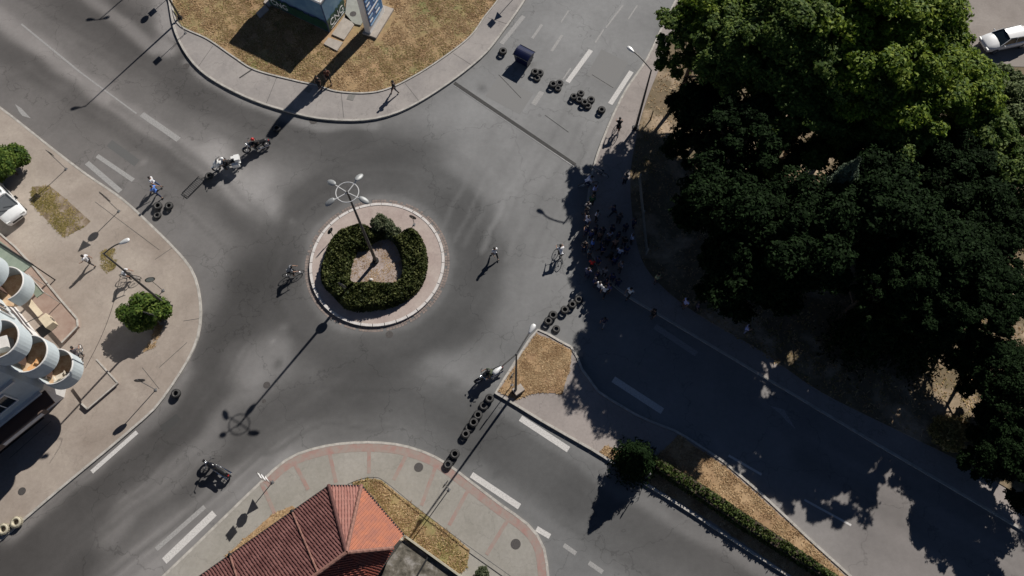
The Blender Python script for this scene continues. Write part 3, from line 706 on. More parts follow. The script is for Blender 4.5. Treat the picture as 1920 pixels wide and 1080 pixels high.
ribbed([eF,e2,hPr],(eF+e2)/2,hPr,'roof_slope',M['tile_red'])
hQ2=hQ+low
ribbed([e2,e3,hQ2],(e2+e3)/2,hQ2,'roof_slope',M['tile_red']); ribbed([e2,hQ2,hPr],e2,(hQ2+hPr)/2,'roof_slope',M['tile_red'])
def ridge(a,b_,m,lift=.07,name='ridge_tile'):
    L_=(b_-a).length; n=int(L_/.4); d=(b_-a)/n; first=None
    for i in range(n):
        if first is None:
            t=MB(); dd=d.normalized(); s=dd.cross(Vector((0,0,1))).normalized(); nn=s.cross(dd)
            rg=[]
            for tt,rr in ((0,.125),(d.length*1.02,.105)):
                rg.append([dd*tt+s*(rr*math.cos(q))+nn*(rr*math.sin(q)+lift) for q in (0,math.pi/4,math.pi/2,3*math.pi/4,math.pi)])
            t.add(rg[0]+rg[1],[(j,j+1,j+6,j+5) for j in range(4)]+[(4,3,2,1,0),(5,6,7,8,9)])
            first=t.build(name,m,house); o=first
        else: o=first.copy(); COL.objects.link(o); setpar(o,house)
        o.location=a+d*i-Vector(house.location)
M['mortar']=mat('mortared ridge tile',(.33,.17,.13),.9,col2=(.12,.06,.05),scale=5)
M['tile_dark']=mat('dark ridge tile',(.07,.03,.026),.9,col2=(.16,.07,.06),scale=4)
ridge(hA,hP,M['tile_dark']); ridge(hB,hP,M['mortar']); ridge(hF,hP,M['mortar']); ridge(hP,hQ,M['mortar'])
for (t,name) in ((.22,'roof_joint'),(.58,'roof_joint')):
    a=hA+(hE-hA)*t; up=((hP+hQ)/2-(hA+hE)/2); up=(hP-hA)-edir*((hP-hA).dot(edir)); 
    bb=MB(); bb.tube([a+Vector((0,0,.1)),a+up*.98+Vector((0,0,.1))],.06,6); hch(bb,name,M['mortar'])
    bb=MB(); bb.ball(a+Vector((0,0,.1)),.14,8,5); hch(bb,'eave_finial',M['black'])
b=MB(); b.tube([hA,hE],.07,6); b.tube([hB,hC],.07,6); b.tube([hA,hB],.07,6); hch(b,'gutter',M['dark_metal'])
wi=.45
ins=lambda p:(p.x,p.y)
cx_=Vector((-12,0,0)); wl=[hA,hB,hC,hS,hE+perp*0]; ctr=(hA+hC+e3+hE)/4
wpoly=[tuple((p+(ctr-p).normalized()*.6).xy) for p in [hE,hA,hB,hC,e2,e3]]
b=MB(); b.prism(wpoly,0,EZ-.25); hch(b,'wall',M['cream'])
for p,q,cnt in ((hA,hE,4),(hB,hC,1)):
    for i in range(cnt):
        t=(i+.5)/cnt; c=p+(q-p)*t; c=c+(ctr-c).normalized()*.52; a=math.atan2((q-p).y,(q-p).x)
        bb=MB(); bb.box((c.x,c.y,2.2),(1.1,.16,1.3),a); wn=hch(bb,'window',M['glass'])
        bb=MB(); [bb.box((c.x+math.cos(a)*k*.58,c.y+math.sin(a)*k*.58,2.2),(.08,.24,1.4),a) for k in(-1,0,1)]; fr=bb.build('window_frame',M['white'],wn)
b=MB(); b.box((0,0,.6),(.7,.7,1.3)); b.box((0,0,1.3),(.86,.86,.12)); ch=b.build('chimney',M['cream'],house); cc=hP+edir*4.6-Vector(house.location); ch.location=cc
# yard with thin walls right of the house
M['yard']=wear_mat('mossy grey slab',(.05,.045,.035),(.30,.28,.26),(.14,.125,.10),1.6,6,bump=.8,amp=.3)
yz=1.0
yp=[V3(p[0],p[1],yz) for p in [(735,1030),(760,1012),(868,1086),(930,1140),(820,1250),(700,1120)]]
b=MB(); b.prism([tuple(p.xy) for p in yp],0,yz-.12); yd=tag(b.build('garage_roof',M['yard']),'mottled grey flat garage roof between the tiled house and the verge','garage')
M['thinwall']=mat('pale wall top',(.45,.42,.33),.8,col2=(.35,.32,.25),scale=3)
for p,q in [((757,1004),(868,1084)),((868,1084),(930,1140))]:
    A_,B_=V3(*p,yz+.15),V3(*q,yz+.15); MB().box(((A_.x+B_.x)/2,(A_.y+B_.y)/2,(yz+.15)/2),((A_-B_).length,.12,yz+.15),math.atan2((B_-A_).y,(B_-A_).x)).build('wall_coping',M['thinwall'],yd)
A_,B_=V3(806,1038,yz),V3(776,1090,yz); MB().box(((A_.x+B_.x)/2,(A_.y+B_.y)/2,yz-.04),((A_-B_).length,.1,.14),math.atan2((B_-A_).y,(B_-A_).x)).build('seam',M['dark_metal'],yd)
# low railing round the verge
fl=smooth_line([G(*p,.35) for p in [(652,908),(675,899),(700,895),(722,903),(780,950),(870,1018),(960,1082),(1010,1120)]],4)
lf=empty('low_railing',(fl[0][0],fl[0][1],0)); tag(lf,'thin dark low railing curving round the verge beside the tiled house','railing')
b=MB(); b.tube([(x,y,.36) for x,y in fl],.022,5); under(lf,b,'rail',M['dark_metal'])
for x,y in fl[::4]:
    b=MB(); b.tube([(x,y,.1),(x,y,.37)],.02,5); under(lf,b,'post',M['dark_metal'])

# ------------------------------------------------------------------ kiosk and price pylon
M['kiosk_blue']=mat('kiosk blue panel',(.09,.20,.34),.4,col2=(.20,.33,.44),scale=.8)
M['kiosk_green']=mat('kiosk dark green band',(.02,.055,.035),.4,col2=(.03,.10,.06),scale=1.5)
M['kiosk_purple']=mat('kiosk deep blue panel',(.05,.07,.20),.4,col2=(.08,.13,.3),scale=.8)
kf=Vector((*G(619,63),0)); ku=Vector((math.cos(R(63)),math.sin(R(63)),0)); kv=Vector((math.cos(R(151)),math.sin(R(151)),0))
ko=empty('kiosk',(kf.x,kf.y,.15)); tag(ko,'blue and green gas kiosk with CNG lettering and pale flat roof','kiosk')
def kp(a,b_,z): q=ku*a+kv*b_; return (q.x,q.y,z)
Lk,Wk,Hk=6.5,2.75,3.8
b=MB(); b.prism([kp(0,0,0)[:2],kp(Wk,0,0)[:2],kp(Wk,Lk,0)[:2],kp(0,Lk,0)[:2]],0,Hk-.3); b.build('cabin',M['kiosk_purple'],ko)
b=MB(); b.prism([kp(-.06,-.06,0)[:2],kp(Wk+.06,-.06,0)[:2],kp(Wk+.06,Lk+.06,0)[:2],kp(-.06,Lk+.06,0)[:2]],Hk-.3,Hk-.1); b.build('fascia',M['white'],ko)
b=MB(); b.prism([kp(.06,.06,0)[:2],kp(Wk-.06,.06,0)[:2],kp(Wk-.06,Lk-.06,0)[:2],kp(.06,Lk-.06,0)[:2]],Hk-.1,Hk-.06); b.build('roof',M['pale_cloth'],ko)
b=MB()
for a0,b0,a1,b1 in ((-.06,-.06,Wk+.06,-.06),(Wk+.06,-.06,Wk+.06,Lk+.06),(Wk+.06,Lk+.06,-.06,Lk+.06),(-.06,Lk+.06,-.06,-.06)):
    b.tube([kp(a0,b0,Hk-.04),kp(a1,b1,Hk-.04)],.07,6)
b.build('roof_rim',M['white'],ko)
def face_panel(a0,b0,a1,b1,z0,z1,off,name,m,par=ko):
    p=Vector(kp(a0,b0,0)); q=Vector(kp(a1,b1,0)); d=(q-p).normalized(); n=Vector((d.y,-d.x,0))
    c_=(Vector(kp(Wk/2,Lk/2,0))-(p+q)/2); 
    if n.dot(c_)>0: n=-n
    p+=n*off; q+=n*off
    bb=MB(); bb.add([(p.x,p.y,z0),(q.x,q.y,z0),(q.x,q.y,z1),(p.x,p.y,z1)]+[((p-n*.03).x,(p-n*.03).y,z0),((q-n*.03).x,(q-n*.03).y,z0),((q-n*.03).x,(q-n*.03).y,z1),((p-n*.03).x,(p-n*.03).y,z1)],[(0,1,2,3),(7,6,5,4),(0,4,5,1),(3,2,6,7),(0,3,7,4),(1,5,6,2)])
    return bb.build(name,m,par)
face_panel(.05,0,Wk-.05,0,1.35,Hk-.34,.035,'blue_panel',M['kiosk_blue'])
face_panel(.05,0,Wk-.05,0,.12,1.33,.035,'green_panel',M['kiosk_green'])
face_panel(0,.05,0,Lk-.05,.12,1.1,.035,'green_panel',M['kiosk_green'])
face_panel(0,.05,0,Lk-.05,1.5,Hk-.34,.035,'blue_panel',M['kiosk_blue'])
face_panel(.3,0,Wk-.3,0,.14,.24,.06,'stripe',M['white'])
# leafy silhouettes between blue and green
b=MB()
for i in range(22):
    t=i/21; z=1.3+random.uniform(0,.28); p=kp(Wk*t*.96+.05,-.075,z-.15); b.box(p,(random.uniform(.08,.2),.02,.35),R(63)); 
b.build('foliage_print',M['kiosk_green'],ko)
b=MB()
for i in range(40):
    t=i/39; z=1.1+random.uniform(0,.28); p=kp(-.075,Lk*t*.96+.1,z-.1); b.box(p,(random.uniform(.08,.22),.02,.3),R(151))
b.build('foliage_print',M['kiosk_green'],ko)
def text(body, size, loc, rot, m, parent, name='lettering', ext=.01):
    cu=bpy.data.curves.new(name,'FONT'); cu.body=body; cu.size=size; cu.extrude=ext; cu.align_x='CENTER'; cu.align_y='CENTER'
    o=bpy.data.objects.new(name,cu); COL.objects.link(o); 
    dg=bpy.context.evaluated_depsgraph_get(); me=bpy.data.meshes.new_from_object(o.evaluated_get(dg)); bpy.data.objects.remove(o)
    me.materials.clear(); me.materials.append(m)
    o=bpy.data.objects.new(name,me); COL.objects.link(o); setpar(o,parent); o.location=loc; o.rotation_euler=rot; return o
M['letter']=mat('white lettering',(.8,.8,.8),.5)
text('CNG',1.0,kp(Wk*.5,-.10,.78),(R(90),0,R(63)),M['letter'],ko)
text('CNG',.85,kp(-.10,Lk-1.3,.72),(R(90),0,R(151)+math.pi),M['letter'],ko)
# concrete aprons of the kiosk
def slab(pts,label,th=.12,z=.27,m='pave_n'):
    b=MB(); b.prism([G(*p,z) for p in pts],z-th-.1,z); o=b.build('concrete_slab',M[m]); tag(o,label,'slab'); return o
M['slab']=mat('pale concrete slab',(.44,.39,.34),.85,col2=(.34,.30,.26),scale=2,bump=.2)
M['slab_g']=mat('greenish concrete',(.33,.34,.30),.85,col2=(.26,.26,.23),scale=1.5,bump=.2)
slab([(622,64),(648,26),(664,46),(645,74)],'pale concrete slab along the lit side of the kiosk',m='slab')
slab([(607,82),(616,70),(643,79),(632,95)],'separate pale concrete slab at the kiosk front corner',m='slab')
sg_=slab([(648,20),(652,-20),(688,-20),(690,20),(686,32),(676,47),(667,45),(646,33)],'greenish concrete apron between kiosk and price pylon',m='slab_g')
slab([(480,24),(497,8),(504,18),(487,34)],'small pale slab by the far kiosk corner',m='slab')
slab([(494,4),(500,-6),(512,4),(505,13)],'pale slab against the kiosk back corner',m='slab')
disc(662,26,.3,'manhole','access_cover',.275,sg_)
pf=Vector((*G(697,68),0)); pu=Vector((math.cos(R(67)),math.sin(R(67)),0)); pv=Vector((-pu.y,pu.x,0))
py_=empty('price_pylon',(pf.x,pf.y,.15)); tag(py_,'tall white and blue fuel price pylon leaning over the dry verge','sign')
M['py_blue']=mat('pylon blue',(.03,.10,.30),.35,col2=(.05,.2,.42),scale=.7); M['py_light']=mat('pylon light blue',(.30,.45,.6),.4)
PH=9.7
def pq(a,b_,z): q=pu*a+pv*b_; return (q.x,q.y,z)
b=MB(); b.prism([pq(-.05,0,0)[:2],pq(2.65,0,0)[:2],pq(2.65,.55,0)[:2],pq(-.05,.55,0)[:2]],0,PH-.6)
# rounded top
ring=[pq(1.3+1.35*math.cos(t),0,PH-.6+.6*math.sin(t)) for t in [math.pi*i/12 for i in range(13)]]; ring2=[pq(1.3+1.35*math.cos(t),.55,PH-.6+.6*math.sin(t)) for t in [math.pi*i/12 for i in range(13)]]
b.add(ring+ring2,[(i,i+1,14+i,13+i) for i in range(12)]+[tuple(range(13))[::-1],tuple(13+i for i in range(13))]); b.build('column',M['white'],py_)
b=MB(); b.box(pq(1.3,-.03,PH/2+.2),(2.4,.06,PH-1.6),R(67)); fp_=b.build('display_panel',M['py_blue'],py_)
b=MB(); b.box(pq(1.3,-.03,PH-1.0),(2.2,.09,.9),R(67)); b.build('red_header',M['red'],py_)
for i in range(16):
    z=1.0+i*.46; b=MB(); 
    segs=[(-.85+random.uniform(-.05,.1), random.uniform(.5,.75)),(.35,random.uniform(.6,1.0))] if i%3 else [(-.1,2.0)]
    for cx,ww in segs: b.box(pq(1.3+cx,-.075,z),(ww,.03,.16),R(67))
    b.build('price_row',M['letter'] if i%2 else M['py_light'],py_)
b=MB(); q=[(-.25,-.62),(3.3,-.62),(3.3,.75),(-.25,.75)]; b.prism([pq(x,y,0)[:2] for x,y in q],-.1,.22); pl_=b.build('plinth',M['slab'],py_)

# ------------------------------------------------------------------ lamps and signs
def lamp(base_px, top_px_z, heads, label, r=.09, z0=.14, pole_m='pole', group=None, curved=True):
    x,y=G(*base_px,z0); H_=top_px_z; o=empty('street_lamp',(x,y,z0)); tag(o,label,'street lamp',group)
    b=MB(); b.tube([(0,0,0),(0,0,.3),(0,0,H_*.55),(0,0,H_)],[r*1.25,r*1.15,r*.85,r*.55],10); b.build('pole',M[pole_m],o)
    b=MB(); b.tube([(0,0,0),(0,0,.25)],r*1.7,10); b.box((0,0,.03),(r*5,r*5,.06)); b.build('base_collar',M['dark_metal'],o)
    for hp,hz in heads:
        hx,hy=G(*hp,hz) if abs(hp[0])>9 else (x+hp[0],y+hp[1])
        d=Vector((hx-x,hy-y,0)); L_=d.length; d.normalize()
        pts=[]; 
        for i in range(9):
            t=i/8; pts.append(d*(L_-.35)*t+Vector((0,0,H_-.1+(hz-z0-H_+.1)*math.sin(t*math.pi/2))))
        b=MB(); b.tube(pts,[r*.5]*9,7); b.build('arm',M[pole_m],o)
        a=math.atan2(d.y,d.x); c=d*L_+Vector((0,0,hz-z0))
        rm=Matrix.Rotation(a,4,'Z')@Matrix.Rotation(-.12,4,'Y')
        b=MB(); prof=[(-.36,.05,.04),(-.22,.10,.07),(.05,.17,.1),(.25,.165,.08),(.36,.09,.04)]
        rings=[]
        for xx,wy,hz_ in prof: rings.append([c+rm@Vector((xx,wy*math.cos(t),hz_*math.sin(t))) for t in [2*math.pi*k/10 for k in range(10)]])
        b.add([q for rg in rings for q in rg],[(i*10+k,(i+1)*10+k,(i+1)*10+(k+1)%10,i*10+(k+1)%10) for i in range(4) for k in range(10)]+[tuple(range(10)),tuple(40+k for k in range(9,-1,-1))])
        hd=b.build('lamp_head',M['lamp'],o,smooth=True)
        b=MB(); b.ball(c+rm@Vector((.06,0,-.075)),(.2,.12,.04),10,4,rm); b.build('lens',M['glass_lamp'],hd)
    return o
lamp((967,733),9.4,[((997,617),9.6),((933,694),9.5)],'two armed street lamp on the tip of the dry traffic island',pole_m='pole')
lamp((1192,240),7.7,[((1183,93),8.2)],'street lamp with curved arm beside the trees at the north east pavement',r=.1)
lamp((318,577),10.0,[((233,453),10.5)],'leaning street lamp rising behind the round bush on the west pavement')
lamp((338,34),8.1,[((-.75,-.1),8.3)],'street lamp at the kerb corner of the dry verge, top left')
lamp((372,-128),9.0,[((-.75,.1),9.2),((.6,.3),9.2)],'double headed street lamp beyond the top left corner',z0=.14)
# central ring lamp
x,y=G(705,490,.16); H_=11.0; o=empty('street_lamp',(x,y,.16)); tag(o,'tall central mast with a ring and four floodlights on the roundabout','street lamp')
b=MB(); b.tube([(0,0,0),(0,0,.4),(0,0,H_*.5),(0,0,H_+.15)],[.15,.13,.10,.06],12); b.build('pole',M['pole'],o)
b=MB(); b.tube([(0,0,0),(0,0,.3)],.24,12); b.build('base_collar',M['dark_metal'],o)
b=MB(); b.torus((0,0,H_),.74,.032,'Z',36,6); b.build('ring',M['lamp'],o)
for k,a in enumerate((R(58),R(147),R(215),R(332))):
    d=Vector((math.cos(a),math.sin(a),0)); b=MB(); b.tube([(0,0,H_-.05),d*.95+Vector((0,0,H_))],.035,6); b.build('spoke',M['lamp'],o)
    c=d*1.28+Vector((0,0,H_+.02)); rm=Matrix.Rotation(a,4,'Z')@Matrix.Rotation(.3,4,'Y')
    b=MB(); b.ball(c,(.40,.21,.10),12,7,rm); hd=b.build('floodlight',M['flood'],o,smooth=True); b=MB(); b.ball(c+rm@Vector((.05,0,-.07)),(.26,.14,.04),10,4,rm); b.build('lens',M['glass_lamp'],hd)

M['sign_blue']=mat('sign blue',(.02,.08,.4),.4); M['sign_back']=mat('sign back',(.16,.15,.14),.6,.3); M['sign_white']=mat('sign white',(.75,.75,.75),.4); M['sign_red']=mat('sign red',(.55,.02,.02),.4)
def sign(base_px, H_, plates, label, face, z0=.14, xy=None):
    x,y=xy or G(*base_px,z0)
    if -math.cos(face)<0 and 'white disc' not in label: face+=math.pi
    o=empty('traffic_sign',(x,y,z0),face); tag(o,label,'traffic sign')
    b=MB(); b.tube([(0,0,0),(0,0,H_)],.032,8); b.build('post',M['metal'],o)
    b=MB(); b.box((0,0,.02),(.2,.2,.04)); b.build('foot',M['metal'],o)
    for kind,z,sz in plates:
        b=MB(); n={'disc':24,'tri':3,'oct':8,'sq':4,'yield':3}[kind]; off={'disc':0,'tri':math.pi/2,'yield':-math.pi/2,'oct':math.pi/8,'sq':math.pi/4}[kind]
        rr=sz*(1.0 if kind!='sq' else 1.2)
        ring=[(rr*math.cos(off+2*math.pi*i/n),rr*math.sin(off+2*math.pi*i/n)) for i in range(n)]
        for yy,s_,mm,nm in ((.05,1,'sign_back','plate'),):
            b.add([(a*s_,-yy,z+c) for a,c in ring]+[(a*s_,-yy+.02,z+c) for a,c in ring],[tuple(range(n)),tuple(range(2*n-1,n-1,-1))]+[(i,n+i,n+(i+1)%n,(i+1)%n) for i in range(n)])
        pl=b.build('plate',M['sign_back'],o)
        b=MB(); s_=.78; b.add([(a*s_,-.056,z+c*s_) for a,c in ring],[tuple(range(n))]); b.build('sign_face',M['sign_white'] if (kind!='disc' or 'white disc' in label) else M['sign_blue'],pl)
        b=MB(); b.add([(a*.98,-.022,z+c*.98) for a,c in ring],[tuple(range(n-1,-1,-1))]); b.build('sign_back',M['sign_back'],pl)
    return o
nesun=SUN_AZ-math.pi/2
sign((223,396),3.0,[('tri',2.7,.48),('disc',2.0,.33)],'traffic sign with triangle above disc at the west kerb below the walkers',R(150))
sign((124,317),2.7,[('sq',2.4,.33)],'square plate sign by the west kerb near the white van',R(150))
sign((292,731),2.9,[('disc',2.55,.36)],'single round sign at the west kerb above the lone tyre',R(10))
sign((511,904),3.3,[('sq',3.0,.33),('oct',2.25,.36),('tri',1.5,.45)],'post with three stacked plates at the south pavement corner',R(-52))
sign((842,918),3.2,[('disc',2.8,.30)],'edge on round sign on the south pavement by the verge',R(55))
sign((960,722),2.7,[('disc',2.4,.3)],'small sign beside the lamp on the traffic island tip',R(57))
sign((626,446),1.45,[('disc',1.2,.3)],'low round sign on the upper left of the roundabout',R(58),.16)
sign((777,421),1.45,[('disc',1.2,.3)],'low round sign on the upper right of the roundabout',R(-20),.16)
sign((652,555),2.5,[('disc',2.1,.36)],'round sign at the lower left hedge of the roundabout',nesun+.1,.16)
sign((968,-8),3.1,[('sq',2.8,.34),('tri',2.1,.42)],'sign with square over triangle plate on the north pavement',nesun-.3)
sign((348,62),2.7,[('sq',2.45,.33)],'square plate sign at the top left kerb corner',nesun-.2)
sign((326,-16),2.9,[('disc',2.6,.33),('sq',1.9,.33)],'round over square sign at the top left corner by the lamp',nesun-.25)
sign((1210,897),2.2,[('disc',2.0,.12)],'thin marker post at the lower edge of the traffic island',R(60))
x,y=G(269,634,.14)
sign((302,607),2.3,[('sq',1.95,.48)],'square sign half hidden by the round bush on the west pavement',nesun+.35)
sign((306,545),2.6,[('disc',2.3,.36)],'white disc sign between the cyclist and the round bush',R(25))

# ------------------------------------------------------------------ tyres
def make_tyre(m):
    o=empty('tyre'); b=MB(); b.torus((0,0,.10),.235,.085,'Z',22,9,1.15); t_=b.build('carcass',M[m],o,smooth=True)
    b=MB()
    for i in range(22):
        a=2*math.pi*i/22; b.box((.318*math.cos(a),.318*math.sin(a),.10),(.012,.05,.15),a)
    b.build('tread',M[m],o); 
    b=MB(); b.torus((0,0,.175),.2,.022,'Z',22,5); b.build('bead',M['tyre_grey'],o)
    return o
M['tyre_grey']=mat('dusty tyre wall',(.22,.21,.20),.8,col2=(.06,.058,.055),scale=12)
M['tyre_white']=mat('cream painted tyre',(.55,.50,.38),.7,col2=(.3,.27,.2),scale=6)
ty0=make_tyre('rubber'); used=[False]
ORD=['first','second','third','fourth','fifth','sixth','seventh','eighth','ninth']
def tyre(px,py,z,label,group):
    x,y=G(px,py,z+.1)
    if not used[0]: o=ty0; used[0]=True; o.location=(x,y,z)
    else: o=copy_tree(ty0,loc=(x,y,z))
    o.rotation_euler=(random.uniform(-.05,.05),random.uniform(-.05,.05),random.uniform(0,6)); tag(o,label,'tyre',group); s=random.uniform(.92,1.08); o.scale=(s,s,s)
def stack(px,py,n,what,group,z=0):
    lab=['bottom','middle','top'] if n==3 else ['lower','upper'] if n==2 else ['']
    for i in range(n):
        tyre(px,py+ (0),z+.205*i,(f'{lab[i]} tyre of the stack {what}' if n>1 else f'black tyre {what}'),group)
grpA='tyres blocking the north east road'
stack(943,96,2,'nearest the kerb left of the blue container',grpA)
for (px,py),t in [((1003,135),'left'),((1012,137),'right'),((1007,147),'front')]: stack(px,py,1 if t!='left' else 2,f'on the {t} of the first cluster from the container',grpA)
for (px,py),t in [((1037,158),'left'),((1049,156),'right'),((1046,166),'front')]: stack(px,py,1 if t!='left' else 2,f'on the {t} of the second cluster from the container',grpA)
for (px,py),t in [((1076,181),'left'),((1089,175),'right'),((1086,187),'front')]: stack(px,py,1 if t!='left' else 2,f'on the {t} of the third cluster from the container',grpA)
for (px,py),t in [((1096,192),'left'),((1108,187),'right'),((1102,199),'front')]: stack(px,py,1 if t!='left' else 2,f'on the {t} of the fourth cluster from the container',grpA)
stack(1128,206,2,'nearest the cyclist on the north east pavement',grpA)
grpB='tyres blocking the north west road'
stack(519,240,2,'alone beyond the red helmeted rider',grpB); stack(392,330,2,'in front of the leading motorcycle',grpB)
stack(317,386,2,'on the right beside the lying barrier',grpB); stack(296,386,2,'touching the walkers, upper of the pair',grpB); stack(295,404,1,'lowest of the trio by the walkers',grpB)
stack(330,738,2,'alone at the west kerb','tyres at the west kerb')
grpC='tyres between crowd and traffic island'
for i,(px,py,n) in enumerate([(1085,562,1),(1073,571,2),(1059,581,2),(1037,591,2),(1028,602,2)]): stack(px,py,n,f'{ORD[i]} from the shaded crowd above the traffic island',grpC)
stack(1043,617,1,'set apart beside the tip of the traffic island',grpC)
grpD='tyres in the row across the south east road'
for i,(px,py,n) in enumerate([(918,747,2),(907,761,1),(896,778,2),(888,792,2),(880,802,1),(873,814,2),(853,851,2),(847,862,1),(840,871,2)]): stack(px,py,n,f'{ORD[i]} from the traffic island in the southern row',grpD)
for i,(px,py) in enumerate([(31,979),(7,992)]):
    x,y=G(px,py,.3); o=copy_tree(ty0,loc=(x,y,.13)); tag(o,['cream painted tyre planter nearer the road kerb','cream painted tyre planter at the left picture edge'][i],'planter','painted tyre planters'); o.name='tyre_planter'; o.scale=(1.2,1.2,1.7)
    for k in KIDS[o.name] if o.name in KIDS else o.children: pass
bpy.context.view_layer.update()
for o in list(COL.objects):
    if o.name.startswith('tyre_planter'):
        for k in o.children:
            k.material_slots[0].link='OBJECT'; k.material_slots[0].material=M['tyre_white']
# ------------------------------------------------------------------ blue container
M['bin']=mat('navy blue container',(.006,.010,.05),.35,col2=(.004,.007,.03),scale=2)
x,y=G(982,116,0); o=empty('waste_container',(x,y,0),R(-33)); tag(o,'dark blue waste container standing in the north east road','container')
b=MB(); b.add([(sx*(.62 if z<.3 else .72),sy*(.42 if z<.3 else .55),z) for z in (.15,1.15) for sx,sy in ((-1,-1),(1,-1),(1,1),(-1,1))],[(3,2,1,0),(0,1,5,4),(1,2,6,5),(2,3,7,6),(3,0,4,7)]); b.build('bin_body',M['bin'],o)
b=MB(); n=8; rg=[(-.6+1.2*i/n, 1.15+.22*math.sin(math.pi*i/n)) for i in range(n+1)]
vv=[(sx*.76,yy,z) for sx in(-1,1) for yy,z in rg]; b.add(vv,[(i,i+1,n+2+i,n+1+i) for i in range(n)]+[tuple(range(n+1)),tuple(range(2*n+1,n,-1))]); b.build('lid',M['bin'],o)
b=MB(); b.tube([(-.78,-.62,1.15),(.78,-.62,1.15)],.03); b.tube([(-.78,.62,1.15),(.78,.62,1.15)],.03); b.build('rim_bar',M['gloss_black'],o)
for sx in(-1,1):
    b=MB(); b.tube([(sx*.74,-.2,.95),(sx*.86,-.2,.95),(sx*.86,.2,.95),(sx*.74,.2,.95)],.025); b.build('handle',M['dark_metal'],o)
    for sy in(-1,1): b=MB(); b.tube([(sx*.5-.03,sy*.32,.09),(sx*.5+.03,sy*.32,.09)],.09,10); b.build('castor',M['rubber'],o)
# lying barrier
a=G(350,362,.1); b_=G(374,338,.1); x,y=((a[0]+b_[0])/2,(a[1]+b_[1])/2); o=empty('crowd_barrier',(x,y,.02),math.atan2(b_[1]-a[1],b_[0]-a[0])); tag(o,'steel crowd barrier lying on the road beside two tyres','barrier')
b=MB(); b.tube([(-.95,-.33,.06),(.95,-.33,.06),(.95,.33,.06),(-.95,.33,.06),(-.95,-.33,.06)],.03,6); b.build('frame',M['dark_metal'],o)
for i in range(11):
    t=MB(); xx=-.8+1.6*i/10; t.tube([(xx,-.33,.06),(xx,.33,.06)],.012,5); t.build('bar',M['metal'],o)
for sx in(-1,1): b=MB(); b.tube([(sx*.95,0,.06),(sx*1.25,-.1,.03)],.02,5); b.build('foot',M['dark_metal'],o)
# picket fence at the park edge
fa=[V3(1200,332,.9),V3(1207,400,.9),V3(1214,470,.9)]
o=empty('picket_fence',(fa[0].x,fa[0].y,.15)); tag(o,'pale picket fence in the shade behind the crowd','fence')
M['fence']=mat('weathered pale wood',(.34,.32,.27),.8,col2=(.22,.2,.17),scale=5)
b=MB()
for p,q in zip(fa[:-1],fa[1:]):
    n=int((q-p).length/.14)
    for i in range(n): c=p+(q-p)*i/n-fa[0]; b.box((c.x,c.y,.5),(.08,.025,1.0),math.atan2((q-p).y,(q-p).x))
tag(b.build('pickets',M['fence'],o),kind='stuff')
for hz_ in (.3,.8):
    b=MB(); b.tube([(p.x-fa[0].x,p.y-fa[0].y,hz_) for p in fa],.04,4); b.build('rail',M['fence'],o)
for p in fa: b=MB(); b.box((p.x-fa[0].x,p.y-fa[0].y,.6),(.12,.12,1.2)); b.build('post',M['fence'],o)
# posts in the dry grass next to the trees
for (px,py),lb in [((1220,224),'dark wooden stake in the dry grass behind the north east lamp'),((1187,330),'dark stake at the shaded end of the dry grass strip')]:
    x,y=G(px,py,.17); o=empty('stake',(x,y,.17)); tag(o,lb,'post'); b=MB(); b.tube([(0,0,0),(0,0,1.2)],[.06,.045],8); b.build('shaft',M['bark'],o); b=MB(); b.tube([(0,0,1.2),(0,0,1.28)],[.05,.01],8); b.build('tip',M['black'],o)

# ------------------------------------------------------------------ people
def skinned(name, P, E, mats, sub=1):
    """P: name -> (x,y,z,r); E: list of pairs; first point is the root"""
    keys=list(P); me=bpy.data.meshes.new(name); me.from_pydata([P[k][:3] for k in keys],[(keys.index(a),keys.index(b)) for a,b in E],[])
    o=bpy.data.objects.new(name,me); COL.objects.link(o); o.modifiers.new('s','SKIN')
    if not me.skin_vertices: 
        bpy.context.view_layer.update()
    sv=me.skin_vertices[0].data if me.skin_vertices else None
    for i,k in enumerate(keys):
        r=P[k][3]; sv[i].radius=(r,r) if not hasattr(r,'__len__') else r; sv[i].use_root=(i==0)
    m=o.modifiers.new('u','SUBSURF'); m.levels=sub; m.render_levels=sub
    dg=bpy.context.evaluated_depsgraph_get(); dg.update(); me2=bpy.data.meshes.new_from_object(o.evaluated_get(dg)); bpy.data.objects.remove(o)
    me2.materials.clear()
    for mm in mats: me2.materials.append(mm)
    me2.polygons.foreach_set('use_smooth',[True]*len(me2.polygons)); me2.name=name
    return me2
BASE=dict(pel=(0,0,.95),wai=(0,0,1.1),che=(0,.0,1.32),nek=(0,.005,1.47),hdb=(0,.02,1.55),hdt=(0,.02,1.66),
 shL=(-.18,0,1.40),shR=(.18,0,1.40),elL=(-.24,-.02,1.14),elR=(.24,-.02,1.14),wrL=(-.26,.08,.92),wrR=(.26,.08,.92),haL=(-.26,.13,.84),haR=(.26,.13,.84),
 hiL=(-.09,0,.9),hiR=(.09,0,.9),knL=(-.1,.02,.5),knR=(.1,.02,.5),anL=(-.11,0,.09),anR=(.11,0,.09),toL=(-.12,.15,.04),toR=(.12,.15,.04))
RAD=dict(pel=.125,wai=.115,che=.135,nek=.055,hdb=.075,hdt=.088,shL=.062,shR=.062,elL=.042,elR=.042,wrL=.03,wrR=.03,haL=.036,haR=.036,hiL=.088,hiR=.088,knL=.058,knR=.058,anL=.038,anR=.038,toL=.034,toR=.034)
